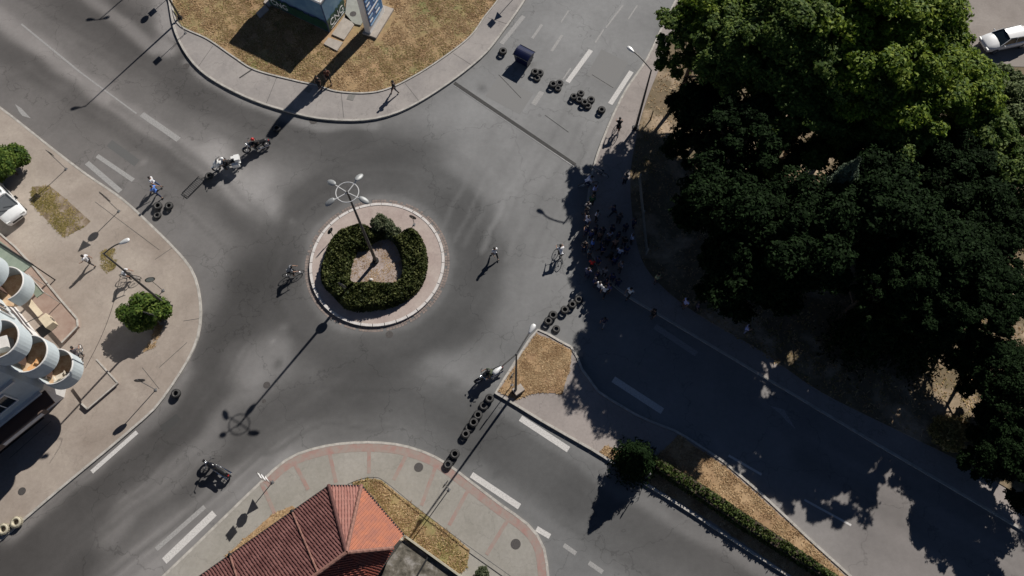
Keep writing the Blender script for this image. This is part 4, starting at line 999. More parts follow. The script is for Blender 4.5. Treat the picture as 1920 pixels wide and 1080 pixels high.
POSES={
 'stand':{}, 
 'folded':dict(elL=(-.27,.03,1.16),elR=(.27,.03,1.16),wrL=(-.06,.24,1.2),wrR=(.08,.22,1.14),haL=(.05,.25,1.2),haR=(-.02,.25,1.12),knL=(-.12,.05,.5),anL=(-.15,.02,.09),toL=(-.2,.15,.04)),
 'phone':dict(elR=(.26,.05,1.14),wrR=(.14,.28,1.3),haR=(.1,.33,1.37),hdt=(0,.06,1.65),knR=(.12,.03,.5)),
 'walk':dict(knL=(-.1,.2,.52),anL=(-.1,.33,.13),toL=(-.1,.47,.13),knR=(.1,-.08,.5),anR=(.1,-.36,.17),toR=(.1,-.27,.05),elL=(-.24,-.14,1.15),wrL=(-.25,-.2,.93),haL=(-.25,-.2,.84),elR=(.24,.1,1.15),wrR=(.22,.27,1.0),haR=(.21,.33,.94),che=(0,.03,1.32)),
 'stride':dict(knL=(-.1,-.1,.52),anL=(-.1,-.3,.15),toL=(-.1,-.2,.05),knR=(.1,.2,.52),anR=(.1,.28,.1),toR=(.1,.42,.08),elL=(-.3,.05,1.18),wrL=(-.42,.18,1.1),haL=(-.47,.24,1.08),elR=(.25,-.14,1.16),wrR=(.27,-.2,.95),haR=(.27,-.2,.86)),
 'raise':dict(elR=(.3,.1,1.5),wrR=(.26,.16,1.74),haR=(.26,.18,1.83)),
 'cycle':dict(pel=(0,-.22,.98),wai=(0,-.15,1.12),che=(0,.04,1.30),nek=(0,.14,1.42),hdb=(0,.19,1.48),hdt=(0,.23,1.58),shL=(-.18,.06,1.37),shR=(.18,.06,1.37),elL=(-.27,.2,1.15),elR=(.27,.2,1.15),wrL=(-.25,.40,1.03),wrR=(.25,.40,1.03),haL=(-.24,.47,1.02),haR=(.24,.47,1.02),
   hiL=(-.09,-.2,.94),hiR=(.09,-.2,.94),knL=(-.12,.16,.76),knR=(.12,.1,.58),anL=(-.12,.0,.43),anR=(.12,-.06,.2),toL=(-.12,.14,.40),toR=(.12,.08,.16)),
 'moto':dict(pel=(0,-.3,.86),wai=(0,-.24,1.0),che=(0,-.1,1.2),nek=(0,-.04,1.34),hdb=(0,0,1.42),hdt=(0,.02,1.52),shL=(-.2,-.08,1.28),shR=(.2,-.08,1.28),elL=(-.33,.08,1.08),elR=(.33,.08,1.08),wrL=(-.34,.34,1.04),wrR=(.34,.34,1.04),haL=(-.33,.42,1.03),haR=(.33,.42,1.03),
   hiL=(-.12,-.26,.82),hiR=(.12,-.26,.82),knL=(-.27,.12,.74),knR=(.27,.12,.74),anL=(-.24,.0,.34),anR=(.24,.0,.34),toL=(-.26,.16,.30),toR=(.26,.16,.30)),
}
EDG=[('pel','wai'),('wai','che'),('che','nek'),('nek','hdb'),('hdb','hdt'),('che','shL'),('che','shR'),('shL','elL'),('shR','elR'),('elL','wrL'),('elR','wrR'),('wrL','haL'),('wrR','haR'),('pel','hiL'),('pel','hiR'),('hiL','knL'),('hiR','knR'),('knL','anL'),('knR','anR'),('anL','toL'),('anR','toR')]
def lerp(a,b,t): return tuple(a[i]+(b[i]-a[i])*t for i in range(3))
PM={}
def pose_meshes(key):
    if key in PM: return PM[key]
    J=dict(BASE); J.update(POSES[key]); P={k:(*J[k],RAD[k]) for k in BASE}
    body=skinned('person_body',P,EDG,[M['skin'],M['eye']])
    bm=bmesh.new(); bm.from_mesh(body)
    add=MB()
    hc=Vector(lerp(J['hdb'],J['hdt'],.6)); 
    add.ball(hc+Vector((0,.085,-.01)),(.014,.022,.02),6,4)          # nose
    for s in (-1,1):
        add.ball(hc+Vector((s*.088,.0,0)),(.01,.018,.028),6,4)      # ears
    for S in 'LR':                                                  # five fingers on each hand
        wv=Vector(J['wr'+S]); h=Vector(J['ha'+S]); d=(h-wv).normalized(); side=d.cross(Vector((0,0,1)) if abs(d.z)<.8 else Vector((0,1,0))).normalized(); dn=side.cross(d)
        for i,(off,ln) in enumerate(((-.027,.06),(-.009,.075),(.009,.072),(.027,.055))):
            p0=h+side*off+d*.015; add.tube([p0,p0+d*ln*.55-dn*.004,p0+d*ln-dn*.02],[.009,.008,.006],5)
        sg=1 if S=='L' else -1; p0=h-d*.02+side*.03*sg; add.tube([p0,p0+side*.025*sg+d*.025,p0+side*.03*sg+d*.05-dn*.01],[.011,.009,.007],5)
    ob=[bm.verts.new(v) for v in add.v]
    for f_ in add.f:
        try: bm.faces.new([ob[i] for i in f_]).smooth=True
        except ValueError: pass
    e=MB(); [e.ball(hc+Vector((s*.033,.083,.02)),(.012,.008,.009),5,3) for s in(-1,1)]
    ob=[bm.verts.new(v) for v in e.v]
    for f_ in e.f:
        try: q=bm.faces.new([ob[i] for i in f_]); q.material_index=1
        except ValueError: pass
    bm.to_mesh(body); bm.free()
    g=.024
    SP=dict(wai=(*J['wai'],.115+g),che=(*J['che'],.135+g),nkb=(*lerp(J['che'],J['nek'],.7),.07),
      shL=(*J['shL'],.062+g),shR=(*J['shR'],.062+g),mL=(*lerp(J['shL'],J['elL'],.75),.05+g),mR=(*lerp(J['shR'],J['elR'],.75),.05+g),pel=(*lerp(J['pel'],J['wai'],.3),.125+g))
    shirt=skinned('person_shirt',SP,[('wai','che'),('che','nkb'),('che','shL'),('che','shR'),('shL','mL'),('shR','mR'),('wai','pel')],[M['white']])
    TP={k:(*J[k],RAD[k]+.018) for k in ('pel','hiL','hiR','knL','knR')}; TP['aL']=(*lerp(J['knL'],J['anL'],.85),.06); TP['aR']=(*lerp(J['knR'],J['anR'],.85),.06)
    trou=skinned('person_trousers',TP,[('pel','hiL'),('pel','hiR'),('hiL','knL'),('hiR','knR'),('knL','aL'),('knR','aR')],[M['black']])
    sh=[]
    for S in 'LR':
        b=MB(); a=Vector(J['an'+S]); t=Vector(J['to'+S]); d=(t-a); c=(a+t)/2; ang=math.atan2(d.y,d.x)
        b.tube([a+Vector((0,-.03,-.03)),c+Vector((0,0,-.02)),t+Vector((0,0,.0))],[.052,.05,.042],8); sh.append((b.v,b.f))
    hm=MB(); up=(Vector(J['hdt'])-Vector(J['hdb'])).normalized()
    n=12
    rings=[]
    for i,(zz,rr) in enumerate(((-.05,.098),(0,.106),(.05,.1),(.085,.075),(.105,.03))): rings.append([hc+Vector((rr*math.cos(2*math.pi*k/n),-.012+rr*1.08*math.sin(2*math.pi*k/n)-(.03 if zz<0 and math.sin(2*math.pi*k/n)>0 else 0),zz+.02+(.05 if (math.sin(2*math.pi*k/n)>.3 and zz<=0) else 0))) for k in range(n)])
    hm.add([q for r_ in rings for q in r_],[(i*n+k,i*n+(k+1)%n,(i+1)*n+(k+1)%n,(i+1)*n+k) for i in range(4) for k in range(n)]+[tuple(4*n+k for k in range(n))])
    PM[key]=(body,shirt,trou,sh,hm,hc); return PM[key]
SM={}
def cmat(c):
    if c not in SM: SM[c]=mat('cloth',c,.85,col2=tuple(x*.75 for x in c),scale=9)
    return SM[c]
HM={}
def person(px,py,z,rz,pose,shirt,trousers,label,group=None,hair='hair',helmet=None,scale=1.0,xyz=None,skin='skin'):
    x,y = xyz[:2] if xyz else G(px,py,z)
    zz = xyz[2] if xyz else z
    body,sm_,tm,sh,hm,hc=pose_meshes(pose)
    o=empty('person',(x,y,zz),rz); tag(o,label,'person',group); o.scale=(scale,)*3
    k=bpy.data.objects.new('body',body); COL.objects.link(k); setpar(k,o)
    for nm,me,cc in (('shirt',sm_,shirt),('trousers',tm,trousers)):
        k=bpy.data.objects.new(nm,me); COL.objects.link(k); setpar(k,o); k.material_slots[0].link='OBJECT'; k.material_slots[0].material=cmat(cc)
    if pose not in HM:
        ms=[]
        for v_,f_ in sh: me=bpy.data.meshes.new('shoe'); me.from_pydata(v_,[],f_); me.materials.append(M['black']); ms.append(me)
        me=bpy.data.meshes.new('hair'); me.from_pydata(hm.v,[],hm.f); me.materials.append(M['hair']); me.polygons.foreach_set('use_smooth',[True]*len(me.polygons)); ms.append(me); HM[pose]=ms
    for me,nm in zip(HM[pose],('shoe','shoe','hair')):
        if nm=='hair' and helmet: continue
        k=bpy.data.objects.new(nm,me); COL.objects.link(k); setpar(k,o)
        if nm=='hair' and hair!='hair': k.material_slots[0].link='OBJECT'; k.material_slots[0].material=M[hair]
    if helmet:
        b=MB(); b.ball(hc+Vector((0,-.01,.03)),(.135,.155,.145),14,9); h=b.build('helmet',M[helmet],o,smooth=True)
        b=MB(); b.ball(hc+Vector((0,.06,.03)),(.105,.10,.06),12,6); b.build('visor',M['glass'],h,smooth=True)
    return o
NAVY=(.02,.03,.08); BLK=(.015,.015,.017); WHT=(.84,.84,.86); BLUE=(.14,.30,.80); LAV=(.58,.60,.95); GREY=(.25,.26,.28); DG=(.06,.06,.065); JEAN=(.07,.10,.19); BRN=(.22,.13,.09); REDC=(.8,.04,.04)
KH=(.5,.52,.28); GRN=(.02,.12,.06); TEAL=(.12,.2,.25); PALE=(.68,.70,.86); MAR=(.12,.02,.03)
# singles in the sun
person(601,166,.15,R(160),'stand',BLK,BLK,'person in black standing on the verge edge left of the pylon shadow')
person(618,154,.15,R(200),'walk',(.11,.035,.02),BLK,'person in dark red top beside the pylon shadow near the kiosk')
person(741,175,.14,R(110),'stride',BLK,(.05,.05,.06),'lone walker in black on the north pavement with one arm out')
person(928,482,0,R(-150),'walk',WHT,BLK,'lone pedestrian in white top crossing the road east of the roundabout')
person(296,352,0,R(-100),'walk',WHT,JEAN,'walker in white shirt on the north west road, upper of the pair')
person(300,368,0,R(-110),'stride',BLUE,NAVY,'walker in blue shirt with a long shadow, lower of the pair')
person(175,496,.13,R(70),'stride',WHT,(.08,.07,.07),'walker in white shirt on the west pavement above the street lamp arm')
# the crowd
crowd=[(1113,367,LAV,DG,'phone','person in pale blue shirt looking at a phone, north end of the crowd'),
(1108,386,GRN,BLK,'stand','person in dark green top just below the pale blue phone user'),
(1100,398,GREY,BLK,'folded','person in grey top with folded arms near the road edge of the crowd'),
(1117,414,WHT,DG,'raise','person in bright white top with a raised hand, upper crowd'),
(1100,424,PALE,NAVY,'stand','person in pale shirt left of the bright white one, upper crowd'),
(1140,452,PALE,BLK,'raise','person in pale lilac shirt in the middle of the crowd with a raised hand'),
(1109,466,BLUE,NAVY,'stand','person in bright blue shirt just above the red shirt'),
(1159,482,PALE,NAVY,'phone','person in pale shirt with phone on the park side of the crowd'),
(1182,456,PALE,DG,'stand','person in pale shirt standing alone beside the picket fence end'),
(1103,482,TEAL,DG,'folded','person in teal grey top between the blue and the red shirts'),
(1108,502,REDC,BLK,'stand','person in bright red shirt in the shaded crowd'),
(1132,518,GREY,BLK,'phone','person in mid grey top with phone, lower crowd'),
(1162,508,(.2,.2,.24),DG,'folded','person in slate top with folded arms at the park side'),
(1121,545,WHT,NAVY,'stand','person in white top at the lower end of the crowd'),
(1131,553,WHT,BLK,'walk','person in white top walking just right of the white top at the lower end'),
(1140,548,(.12,.12,.32),BLK,'stand','person in deep violet shirt at the lower end of the crowd'),
(1130,610,NAVY,(.25,.25,.28),'walk','person in navy top walking on the shaded road below the crowd'),
(1222,595,BLK,BLK,'stand','person in black with a pale bag strap on the kerb right of the crowd'),
(1228,530,KH,DG,'stand','person in khaki green shirt by the park edge'),
(1281,576,LAV,BRN,'stand','person in lavender shirt at the kerb, left of the purple clad neighbour'),
(1303,582,(.12,.10,.14),BLK,'stand','person in dull purple top beside the lavender shirt'),
(1394,624,LAV,(.3,.3,.4),'raise','person in lavender shirt holding a stick at the park kerb, farthest right'),
(1122,452,BRN,BLK,'phone','person in brown top in the middle of the crowd'),
(1151,466,(.34,.2,.15),MAR,'folded','person in tan top and maroon trousers in the crowd'),
(1178,556,WHT,BLK,'walk','small figure in white top walking on the shaded road right of the crowd'),
(1170,345,(.15,.15,.17),BLK,'stand','person in charcoal top alone behind the crowd near the fence')]
rr=random.Random(5)
for px,py,c,t,ps,lb in crowd:
    person(px,py,.13 if py<600 and px>1108 else 0.0 if px<1105 else .0,rr.uniform(0,6.28),ps,c,t,lb,scale=rr.uniform(.92,1.04),hair=rr.choice(['hair','hair','hairb']))
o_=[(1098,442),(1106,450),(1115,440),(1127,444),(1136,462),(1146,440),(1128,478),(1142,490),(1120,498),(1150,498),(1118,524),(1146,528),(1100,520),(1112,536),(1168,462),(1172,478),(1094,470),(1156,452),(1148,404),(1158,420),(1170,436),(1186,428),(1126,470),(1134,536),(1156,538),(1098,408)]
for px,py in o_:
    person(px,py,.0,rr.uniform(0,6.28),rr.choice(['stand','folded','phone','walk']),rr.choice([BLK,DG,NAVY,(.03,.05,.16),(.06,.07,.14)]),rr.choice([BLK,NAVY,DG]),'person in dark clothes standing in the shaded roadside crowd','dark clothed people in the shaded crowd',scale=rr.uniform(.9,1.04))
# stick of the person on the right
x,y=G(1394,624,.13); b=MB(); b.tube([(0,0,0),(.35,.3,.35)],.015,6); o=b.build('stick',M['bark']); o.location=(x+.26,y+.2,1.75); tag(o,'thin stick held up by the lavender shirt at the park kerb','stick')

# ------------------------------------------------------------------ bicycles
def wheel(o,c,r,tr,name='wheel',spokes=12,tm='rubber'):
    b=MB(); b.torus(c,r,tr,'X',24,6); w_=b.build(name,M[tm],o,smooth=True)
    b=MB(); b.torus(c,r-tr*1.1,tr*.4,'X',24,4); b.build('rim',M['alu'],w_)
    b=MB(); C_=Vector(c)
    for i in range(spokes):
        a=2*math.pi*i/spokes; b.tube([C_,C_+Vector((0,(r-tr)*math.cos(a),(r-tr)*math.sin(a)))],.004 if tr<.03 else .012,3,False)
    b.tube([C_-Vector((.05,0,0)),C_+Vector((.05,0,0))],.025,8); b.build('spokes',M['alu'],w_); return w_
def make_bike(fm):
    o=empty('bicycle'); wheel(o,(0,-.52,.34),.32,.024); wheel(o,(0,.52,.34),.32,.024)
    b=MB(); bb=(0,-.08,.29); st=(0,-.2,.78); hd=(0,.33,.82); hd2=(0,.38,.66)
    for p,q,r in ((bb,st,.018),(st,hd,.018),(bb,hd2,.02),((0,-.52,.34),bb,.012),((0,-.52,.34),st,.011),(hd,hd2,.022)): b.tube([p,q],r,6)
    b.build('frame',M[fm],o)
    b=MB(); [b.tube([(s*.04,.37,.68),(s*.045,.52,.34)],.013,5) for s in(-1,1)]; b.tube([(-.04,.37,.68),(.04,.37,.68)],.015,5); b.build('fork',M['alu'],o)
    b=MB(); b.tube([(0,.33,.82),(0,.36,.98)],.014,6); b.tube([(-.28,.36,1.0),(-.12,.42,1.0),(.12,.42,1.0),(.28,.36,1.0)],.013,6); hb=b.build('handlebar',M['alu'],o)
    b=MB(); [b.tube([(s*.19,.395,1.0),(s*.29,.355,1.0)],.019,6) for s in(-1,1)]; b.build('grips',M['black'],hb)
    b=MB(); b.tube([st,(0,-.22,.9)],.014,6); b.build('seat_post',M['alu'],o)
    b=MB(); b.ball((0,-.26,.92),(.075,.13,.03),10,5); b.ball((0,-.14,.92),(.03,.1,.02),8,4); b.build('saddle',M['black'],o)
    b=MB(); b.torus((.05,-.08,.29),.09,.012,'X',16,4); b.tube([(.08,-.08,.29),(.09,.03,.17)],.012,5); b.tube([(-.06,-.08,.29),(-.08,-.18,.41)],.012,5); b.box((.13,.03,.17),(.09,.07,.02)); b.box((-.12,-.18,.41),(.09,.07,.02)); b.build('crankset',M['dark_metal'],o)
    return o
b0=make_bike('gloss_black'); firstb=[b0]
def bicycle(px,py,z,rz,label,frame='gloss_black'):
    x,y=G(px,py,z)
    if firstb: o=firstb.pop(); o.location=(x,y,z); o.rotation_euler=(0,0,rz)
    else: o=copy_tree(b0,loc=(x,y,z),rz=rz)
    tag(o,label,'bicycle'); 
    if frame!='gloss_black':
        for k in KIDS[o.name]:
            if k.name.startswith('frame'): k.material_slots[0].link='OBJECT'; k.material_slots[0].material=M[frame]
    return (x,y,z)
M['frame_white']=M['white']
for (px,py,z,hd,lb,lp,sc,tc,fr) in [
 (552,516,0,R(-75),'black bicycle ridden west of the roundabout','cyclist in grey top riding west of the roundabout',GREY,BLK,'gloss_black'),
 (1050,480,0,R(12),'black bicycle ridden just outside the tree shade','cyclist in white top just outside the tree shade',WHT,BLK,'gloss_black'),
 (1158,246,.13,R(-5),'bicycle under the rider on the north east pavement','cyclist in black on the pinkish north east pavement',BLK,BLK,'red'),
 (248,522,.13,R(-95),'bicycle on the west pavement above the round bush','cyclist in white top on the west pavement above the round bush',WHT,BLK,'gloss_black'),
 (156,668,.13,R(15),'bicycle beside the round corner balconies','thin cyclist in dark top beside the round corner balconies',(.1,.09,.1),DG,'alu'),
 (1102,350,0,R(-80),'bicycle at the north end of the shaded crowd','cyclist in white top at the north end of the shaded crowd',PALE,NAVY,'white'),
 ]:
    p=bicycle(px,py,z,hd,lb,fr); person(0,0,0,hd,'cycle',sc,tc,lp,xyz=(p[0],p[1],z))
bicycle(1123,328,0,R(60),'grey bicycle standing in the shade above the crowd','alu')

# ------------------------------------------------------------------ motorcycles
def make_moto(body_m,style):
    o=empty('motorcycle')
    wheel(o,(0,-.72,.31),.255,.06,spokes=8); wheel(o,(0,.74,.31),.26,.055,spokes=8)
    b=MB(); b.tube([(0,-.6,.4),(0,-.3,.62),(0,.4,.78)],.05,8); b.tube([(0,-.55,.35),(0,.1,.28),(0,.42,.6)],.04,8); b.build('frame',M['dark_metal'],o)
    e=MB(); e.box((0,.02,.42),(.34,.42,.34)); e.tube([(-.22,.0,.45),(.22,.0,.45)],.12,12); e.tube([(0,.05,.5),(0,.15,.72)],.11,10)
    for i in range(4): e.box((0,.11,.52+.05*i),(.3,.26,.015))
    e.build('engine',M['alu'],o)
    t=MB(); rings=[]
    for yy,wx,hz,zc in ((-.12,.06,.05,.80),(.02,.14,.1,.83),(.2,.19,.13,.86),(.36,.16,.12,.87),(.44,.08,.07,.86)): rings.append([Vector((wx*math.cos(a),yy,zc+hz*math.sin(a))) for a in [2*math.pi*k/12 for k in range(12)]])
    t.add([q for r_ in rings for q in r_],[(i*12+k,i*12+(k+1)%12,(i+1)*12+(k+1)%12,(i+1)*12+k) for i in range(4) for k in range(12)]+[tuple(range(11,-1,-1)),tuple(48+k for k in range(12))])
    t.build('fuel_tank',M[body_m],o,smooth=True)
    s=MB(); rings=[]
    for yy,wx,hz,zc in ((-.85,.07,.03,.82),(-.72,.13,.06,.81),(-.45,.15,.06,.77),(-.15,.13,.06,.78),(-.05,.07,.04,.8)): rings.append([Vector((wx*math.cos(a),yy,zc+hz*math.sin(a))) for a in [2*math.pi*k/10 for k in range(10)]])
    s.add([q for r_ in rings for q in r_],[(i*10+k,i*10+(k+1)%10,(i+1)*10+(k+1)%10,(i+1)*10+k) for i in range(4) for k in range(10)]+[tuple(range(9,-1,-1)),tuple(40+k for k in range(10))])
    s.build('saddle',M['black'],o,smooth=True)
    for s_,nm in ((-.72,'rear_mudguard'),(.74,'front_mudguard')):
        b=MB(); R_=.345; pts=[(s_+R_*math.cos(a),.31+R_*math.sin(a)) for a in [R(20+14*k) for k in range(11)]]
        vv=[(x_,y_,z_) for y_,z_ in pts for x_ in (-.085,.085)]; b.add(vv,[(2*i,2*i+1,2*i+3,2*i+2) for i in range(10)]); b.build(nm,M[body_m],o)
    b=MB(); [b.tube([(q*.09,.46,.98),(q*.10,.74,.31)],.026,7) for q in(-1,1)]; b.build('fork',M['chrome'],o)
    b=MB(); b.tube([(-.42,.24,1.02),(-.34,.36,1.04),(-.12,.44,1.0),(.12,.44,1.0),(.34,.36,1.04),(.42,.24,1.02)],.017,7); hb=b.build('handlebar',M['chrome'],o)
    b=MB(); [b.tube([(q*.36,.34,1.04),(q*.43,.23,1.02)],.025,6) for q in(-1,1)]; b.build('grips',M['black'],hb)
    for q in(-1,1):
        b=MB(); b.tube([(q*.28,.38,1.03),(q*.36,.40,1.18)],.008,5); b.ball((q*.38,.40,1.2),(.07,.015,.045),8,5); b.build('mirror',M['chrome'],o)
    b=MB(); b.ball((0,.56,.93),(.10,.09,.10),12,7); h=b.build('headlight',M['chrome'],o,smooth=True); b=MB(); b.ball((0,.62,.93),(.08,.04,.08),12,5); b.build('lens',M['glass_lamp'],h,smooth=True)
    for q in ((-1,1) if style=='cruiser' else (1,)):
        b=MB(); b.tube([(q*.12,.16,.5),(q*.2,.2,.3),(q*.2,-.2,.25),(q*.2,-.95,.33)],[.028,.03,.045,.055],9); b.build('exhaust',M['chrome'],o)
    b=MB(); b.box((0,-.98,.66),(.1,.05,.06)); b.build('tail_light',M['red'],o)
    if style=='tourer':
        b=MB(); rings=[]
        for yy,wx,hz,zc in ((.3,.3,.28,.85),(.5,.3,.3,.85),(.68,.22,.22,.82),(.8,.08,.08,.8)): rings.append([Vector((wx*math.cos(a),yy,zc+hz*math.sin(a))) for a in [2*math.pi*k/14 for k in range(14)]])
        b.add([q for r_ in rings for q in r_],[(i*14+k,i*14+(k+1)%14,(i+1)*14+(k+1)%14,(i+1)*14+k) for i in range(3) for k in range(14)]+[tuple(42+k for k in range(14))]); b.build('fairing',M[body_m],o,smooth=True)
        b=MB(); b.add([(-.2,.5,1.1),(.2,.5,1.1),(.16,.34,1.34),(-.16,.34,1.34),(-.2,.52,1.1),(.2,.52,1.1),(.16,.36,1.34),(-.16,.36,1.34)],[(0,1,2,3),(7,6,5,4),(0,4,5,1),(2,6,7,3),(1,5,6,2),(3,7,4,0)]); b.build('windscreen',M['glass'],o)
        for q in(-1,1): b=MB(); b.box((q*.3,-.72,.62),(.2,.5,.34)); b.build('pannier',M[body_m],o)
        b=MB(); b.box((0,-.95,.98),(.46,.36,.3)); b.build('top_box',M[body_m],o)
    return o
def moto(o,px,py,rz,label):
    x,y=G(px,py,0); o.location=(x,y,0); o.rotation_euler=(0,0,rz); tag(o,label,'motorcycle'); o.scale=(1.15,)*3; return (x,y,0)
p=moto(make_moto('white','tourer'),428,316,R(105),'white touring motorcycle leading on the north west road'); person(0,0,0,R(105),'moto',BLK,BLK,'rider in black on the white touring motorcycle',helmet='white',xyz=p)
p=moto(make_moto('gloss_black','cruiser'),484,280,R(112),'black cruiser motorcycle behind the white touring one'); person(0,0,0,R(112),'moto',BLK,BLK,'rider in black with a red helmet on the cruiser',helmet='red',xyz=p)
moto(make_moto('gloss_black','cruiser'),411,880,R(62),'riderless black and chrome motorcycle parked on the south west road')
p=moto(make_moto('gloss_black','cruiser'),917,706,R(118),'black motorcycle beside the traffic island tip'); person(0,0,0,R(118),'moto',(.05,.07,.04),BLK,'rider in dark olive on the motorcycle beside the traffic island',helmet='black',xyz=p)

# ------------------------------------------------------------------ white car (top right) and white van (left)
def loft(mb,rings,closed=True,caps=True):
    n=len(rings[0]); base=[q for r_ in rings for q in r_]; ff=[]
    for i in range(len(rings)-1):
        for k in range(n if closed else n-1): ff.append((i*n+k,i*n+(k+1)%n,(i+1)*n+(k+1)%n,(i+1)*n+k))
    if caps: ff.append(tuple(range(n-1,-1,-1))); ff.append(tuple((len(rings)-1)*n+k for k in range(n)))
    return mb.add(base,ff)
M['car_white']=mat('white car paint',(.78,.78,.78),.25,coat=.6)
M['sill']=mat('grey plastic',(.10,.10,.10),.6)
def car_wheels(o,L_,wd,r):
    for sy in(-1,1):
        for sx in(-1,1):
            c=(sx*(wd/2-.1),sy*L_,r); b=MB(); b.tube([(c[0]-.1,c[1],r),(c[0]+.1,c[1],r)],r,20); w_=b.build('wheel',M['rubber'],o); b=MB(); b.tube([(c[0]-.11,c[1],r),(c[0]+.11,c[1],r)],r*.62,14); b.build('rim',M['alu'],w_)
x,y=G(1878,82,.2); car=empty('parked_car',(x,y,.2),R(104)); tag(car,'white saloon car parked at the edge of the car park, top right','car')
b=MB(); prof=[(-2.2,.62,.45,.72),(-2.1,.80,.3,.92),(-1.6,.86,.22,.98),(-.9,.88,.2,.96),(0,.88,.2,.94),(.9,.88,.2,.92),(1.5,.86,.22,.84),(2.0,.8,.3,.74),(2.2,.62,.42,.62)]
rings=[]
for yy,hw,zb,zt in prof: rings.append([Vector(p) for p in ((-hw*.9,yy,zb),(-hw,yy,zb+.15),(-hw,yy,zt-.12),(-hw*.9,yy,zt-.02),(-hw*.5,yy,zt+.03),(0,yy,zt+.045),(hw*.5,yy,zt+.03),(hw*.9,yy,zt-.02),(hw,yy,zt-.12),(hw,yy,zb+.15),(hw*.9,yy,zb))])
loft(b,rings); b.build('car_body',M['car_white'],car,smooth=True)
b=MB(); b.add([(-.78,-1.75,.93),(.78,-1.75,.93),(.8,1.1,.9),(-.8,1.1,.9),(-.6,-1.15,1.38),(.6,-1.15,1.38),(.6,.35,1.4),(-.6,.35,1.4)],[(0,1,5,4),(1,2,6,5),(2,3,7,6),(3,0,4,7),(4,5,6,7)]); b.build('glasshouse',M['glass'],car)
b=MB(); rings=[[Vector((s*.62,yy,1.37+zz)) for s,zz in ((-1,.0),(-.8,.04),(0,.07),(.8,.04),(1,.0))] for yy in (-1.18,-.6,0,.38)]; loft(b,rings,False,False)
b.build('roof',M['car_white'],car,smooth=True)
for q in(-1,1):
    for p_,q_,r_ in (((q*.80,1.08,.92),(q*.61,.36,1.4),.035),((q*.79,-1.74,.94),(q*.61,-1.16,1.4),.045),((q*.82,-.3,.92),(q*.62,-.3,1.4),.03)): b=MB(); b.tube([p_,q_],r_,5); b.build('pillar',M['car_white'],car)
    b=MB(); b.ball((q*.95,.85,.98),(.11,.07,.07),8,5); b.build('wing_mirror',M['car_white'],car)
    b=MB(); b.box((q*.6,2.13,.62),(.34,.12,.14)); b.build('headlight',M['glass_lamp'],car); b=MB(); b.box((q*.62,-2.16,.72),(.3,.1,.14)); b.build('tail_light',M['red'],car)
    b=MB(); b.box((q*.885,-.2,.42),(.02,2.4,.1)); b.build('door_trim',M['sill'],car)
car_wheels(car,1.32,1.76,.31)
x,y=G(10,382,.13); hd=R(-43.5)-math.pi/2; van=empty('parked_van',(x,y,.13),hd); tag(van,'white van with grey windscreen parked on the west pavement','van')
fwd=1.0
b=MB(); prof=[(-2.6,.88,.35,2.0),(-1.0,.92,.3,2.1),(.5,.92,.3,2.1),(1.0,.92,.3,2.05)]
rings=[[Vector(p) for p in ((-hw*.95,yy,zb),(-hw,yy,zb+.2),(-hw,yy,1.1),(-hw*.9,yy,zt-.1),(-hw*.75,yy,zt),(0,yy,zt+.04),(hw*.75,yy,zt),(hw*.9,yy,zt-.1),(hw,yy,1.1),(hw,yy,zb+.2),(hw*.95,yy,zb))] for yy,hw,zb,zt in prof]
loft(b,rings); b.build('van_body',M['car_white'],van,smooth=False)
b=MB(); prof=[(1.0,.92,.3,1.25),(1.7,.92,.3,1.15),(2.3,.86,.35,.98),(2.5,.72,.42,.8)]
rings=[[Vector(p) for p in ((-hw*.95,yy,zb),(-hw,yy,zb+.2),(-hw*.98,yy,zt-.1),(-hw*.8,yy,zt),(0,yy,zt+.05),(hw*.8,yy,zt),(hw*.98,yy,zt-.1),(hw,yy,zb+.2),(hw*.95,yy,zb))] for yy,hw,zb,zt in prof]
loft(b,rings); b.build('bonnet',M['car_white'],van,smooth=True)
M['screen']=mat('windscreen with painted sky reflection',(.16,.17,.18),.12,spec=.8)  # grey base colour imitates sky reflected in the glass
b=MB(); b.add([(-.86,1.02,1.9),(.86,1.02,1.9),(.88,1.75,1.17),(-.88,1.75,1.17),(-.86,.95,1.9),(.86,.95,1.9),(.9,.98,1.15),(-.9,.98,1.15)],[(3,2,1,0),(0,1,5,4),(1,2,6,5),(3,0,4,7)]); b.build('windscreen',M['screen'],van)
for q in(-1,1):
    b=MB(); b.tube([(q*.87,1.78,1.15),(q*.84,1.02,1.95)],.05,5); b.build('pillar',M['car_white'],van)
    b=MB(); b.box((q*1.08,1.35,1.35),(.16,.12,.3)); b.tube([(q*.9,1.4,1.25),(q*1.08,1.37,1.3)],.03,5); b.build('wing_mirror',M['black'],van)
    b=MB(); b.box((q*.62,2.38,.82),(.3,.2,.16)); b.build('headlight',M['glass_lamp'],van)
    b=MB(); b.box((q*.915,.4,1.45),(.02,.95,.5)); b.build('side_window',M['glass'],van)
b=MB(); b.box((0,2.5,.62),(.9,.06,.14)); b.build('grille',M['black'],van)
b=MB(); b.tube([(-.5,1.72,1.22),(.1,1.5,1.44)],.014,4); b.tube([(.05,1.74,1.2),(.6,1.52,1.42)],.014,4); b.build('wiper',M['black'],van)
for q in(-1,1): b=MB(); b.tube([(q*.7,-2.3,2.1),(q*.7,.8,2.14)],.03,5); b.build('roof_rail',M['dark_metal'],van)
car_wheels(van,1.6,1.84,.34)

